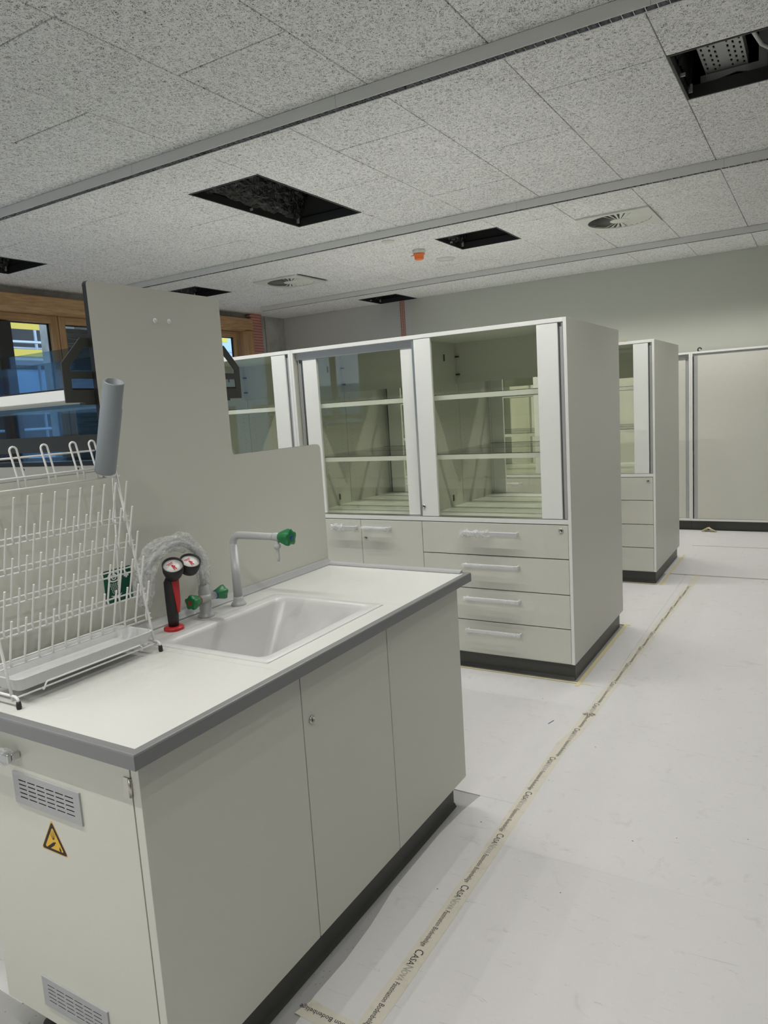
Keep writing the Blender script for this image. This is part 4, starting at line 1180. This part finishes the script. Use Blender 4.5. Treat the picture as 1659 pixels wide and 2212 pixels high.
    door(.069, .866, .105, .087, .028, .048, .900, 1.8715, (-1,))
    P('grip_profile', B().box(.8675, .8805, .004, .022, .8985, 1.905), 'alu')
    # base: two doors and four drawers
    for k, (z0, z1) in enumerate(((.105, .2935), (.2985, .4835), (.4885, .6785), (.6835, .8655))):
        dw = P('drawer_front', B().box(.8755, W - s - .0015, .0, .018, z0, z1), 'laminate', bevel=.0012)
        if handles: handle_part(dw, 1.144, 1.470, z1 - .0535, 2 if k == 3 else 1, k + int(loc[1] * 10), 0)
        if k == 3: lock_part(dw, 1.708, .837)
    for k, (a, b_) in enumerate(((s + .0015, .4435), (.4465, .8725))):
        dw = P('door', B().box(a, b_, .0, .018, .105, .8655), 'laminate', bevel=.0012)
        if handles: handle_part(dw, a + .225 - .0 if k == 0 else a + .027, a + .40 if k == 0 else a + .216, .818, 2 if k == 0 else 1, 20 + k, 0)
        if k == 1: lock_part(dw, a + .030, .753)
        P('hinge', B().box(b_ + .0002 if k else a - .001, b_ + .0028 if k else a - .0002, .002, .018, .79, .83), 'lock_dark', dw)
    P('plinth', B().box(.020 if skip else .016, W - .016, .048, D - .001, LZ, .0995), 'plinth_dark', bevel=.001)
    P('plinth_skirt', B().prism([(.048, .012), (.039, LZ), (.048, LZ)], FX, .021 if skip else .016, W - (.0165 if end else .010)), 'plinth_dark')
    return t
XA = .0146
for (yf, yb, nm) in ((2.8426, 3.9525, 'front'), (5.1034, 6.2105, 'rear')):
    tall_unit((XA - UW, yf, 0), 0, 'tall white cabinet with glass sliding doors and four drawers ending the %s island' % nm, end=1)
    ep = thing('end_panel', 'plain white panel closing the aisle end of the %s cabinet island' % nm, 'panel', (XA, (yf + yb) / 2, 0))
    obj('board', B().box(XA - .0178, XA, yf, yb, .1, UH), 'laminate', ep, bevel=.001)
    obj('front_edge', B().box(XA - .0173, XA - .0005, yf - .0012, yf - .0001, .101, UH - .001), 'edge_white', ep)
    obj('plinth_skirt', B().box(XA - .0158, XA - .0140, yf + .047, yb - .047, LZ, .0995), 'plinth_dark', ep)
    tall_unit((XA - 2 * UW - .001, yf, 0), 0, 'tall white glass door cabinet toward the window in the %s island' % nm)
    tall_unit((XA, yb, 0), PI, 'tall white glass door cabinet backing the drawers end of the %s island' % nm, skip=True)
    tall_unit((XA - UW - .001, yb, 0), PI, 'tall white glass door cabinet on the hidden side of the %s island toward the window' % nm)

# far wall sliding door cabinets
def far_unit(x0, label):
    t = thing('sliding_door_cabinet', label, 'cabinet', (x0, 7.6034, 0), 0, 'wall cabinets with closed sliding doors')
    ORG[t] = (0, 0, 0)
    def P(name, bl, m, par=t, bevel=0.): return obj(name, bl, m, par, bevel, local=True)
    W, D, H = 1.765, .60, 1.93; s = .018
    P('side_panel', B().box(0, s, 0, D, .105, H), 'edge_white', bevel=.001); P('side_panel', B().box(W - s, W, 0, D, .105, H), 'edge_white', bevel=.001)
    P('top_panel', B().box(s, W - s, 0, D, H - .02, H), 'edge_white', bevel=.001); P('bottom_panel', B().box(s, W - s, 0, D, .105, .127), 'edge_white', bevel=.001)
    P('back_panel', B().box(s, W - s, D - .01, D, .127, H - .02), 'laminate_back')
    P('track_header', B().box(s, W - s, .012, .056, H - .045, H - .02), 'grey_metal')
    d1 = P('sliding_door', B().box(.068, .93, .004, .022, .130, 1.886), 'laminate', bevel=.001)
    P('grip_profile', B().box(.034, .067, .008, .022, .130, 1.886).box(.030, .034, .002, .022, .130, 1.886), 'grey_metal', d1)
    d2 = P('sliding_door', B().box(.90, 1.711, .028, .046, .130, 1.884), 'laminate', bevel=.001)
    P('grip_profile', B().box(1.712, 1.738, .032, .046, .130, 1.886).box(1.738, 1.742, .024, .046, .130, 1.886), 'grey_metal', d2)
    P('plinth', B().box(.0, W, .05, D, LZ, .1045), 'plinth_dark')
    return t
far_unit(-.083, 'white sliding door cabinet on the far wall facing the aisle')
far_unit(-.083 - 1.766, 'white sliding door cabinet on the far wall behind the rear island end')
far_unit(-.083 - 2 * 1.766, 'white sliding door cabinet on the far wall nearest the red mesh strip')
far_unit(-.083 + 1.766, 'white sliding door cabinet on the far wall in the room corner') 
# small items on top of the far cabinet and island
hk = B().tube([(-.02 + .018 * math.cos(a), 7.8, 1.957 + .02 * math.sin(a)) for a in [k * .5 for k in range(11)]], .007, 8)
hk.lathe([(.02, 0), (.02, .006), (.008, .01), (.008, .014)], (-.02, 7.8, 1.93), n=12)
tag(obj('cable_hook', hk, 'black_rubber'), 'small black open ring hook on top of the far cabinet', 'hook')
tag(obj('cardboard_offcut', B().prism([(-.42, 5.12), (-.21, 5.115), (-.20, 5.20), (-.43, 5.21)], FZ, 1.938, 1.944).prism([(-.41, 5.13), (-.28, 5.125), (-.27, 5.18), (-.40, 5.19)], FZ, 1.944, 1.950), 'oak'), 'thin brown cardboard offcut on top of the rear island', 'cardboard')
print('triangles', sum(len(m.polygons) for m in bpy.data.meshes))
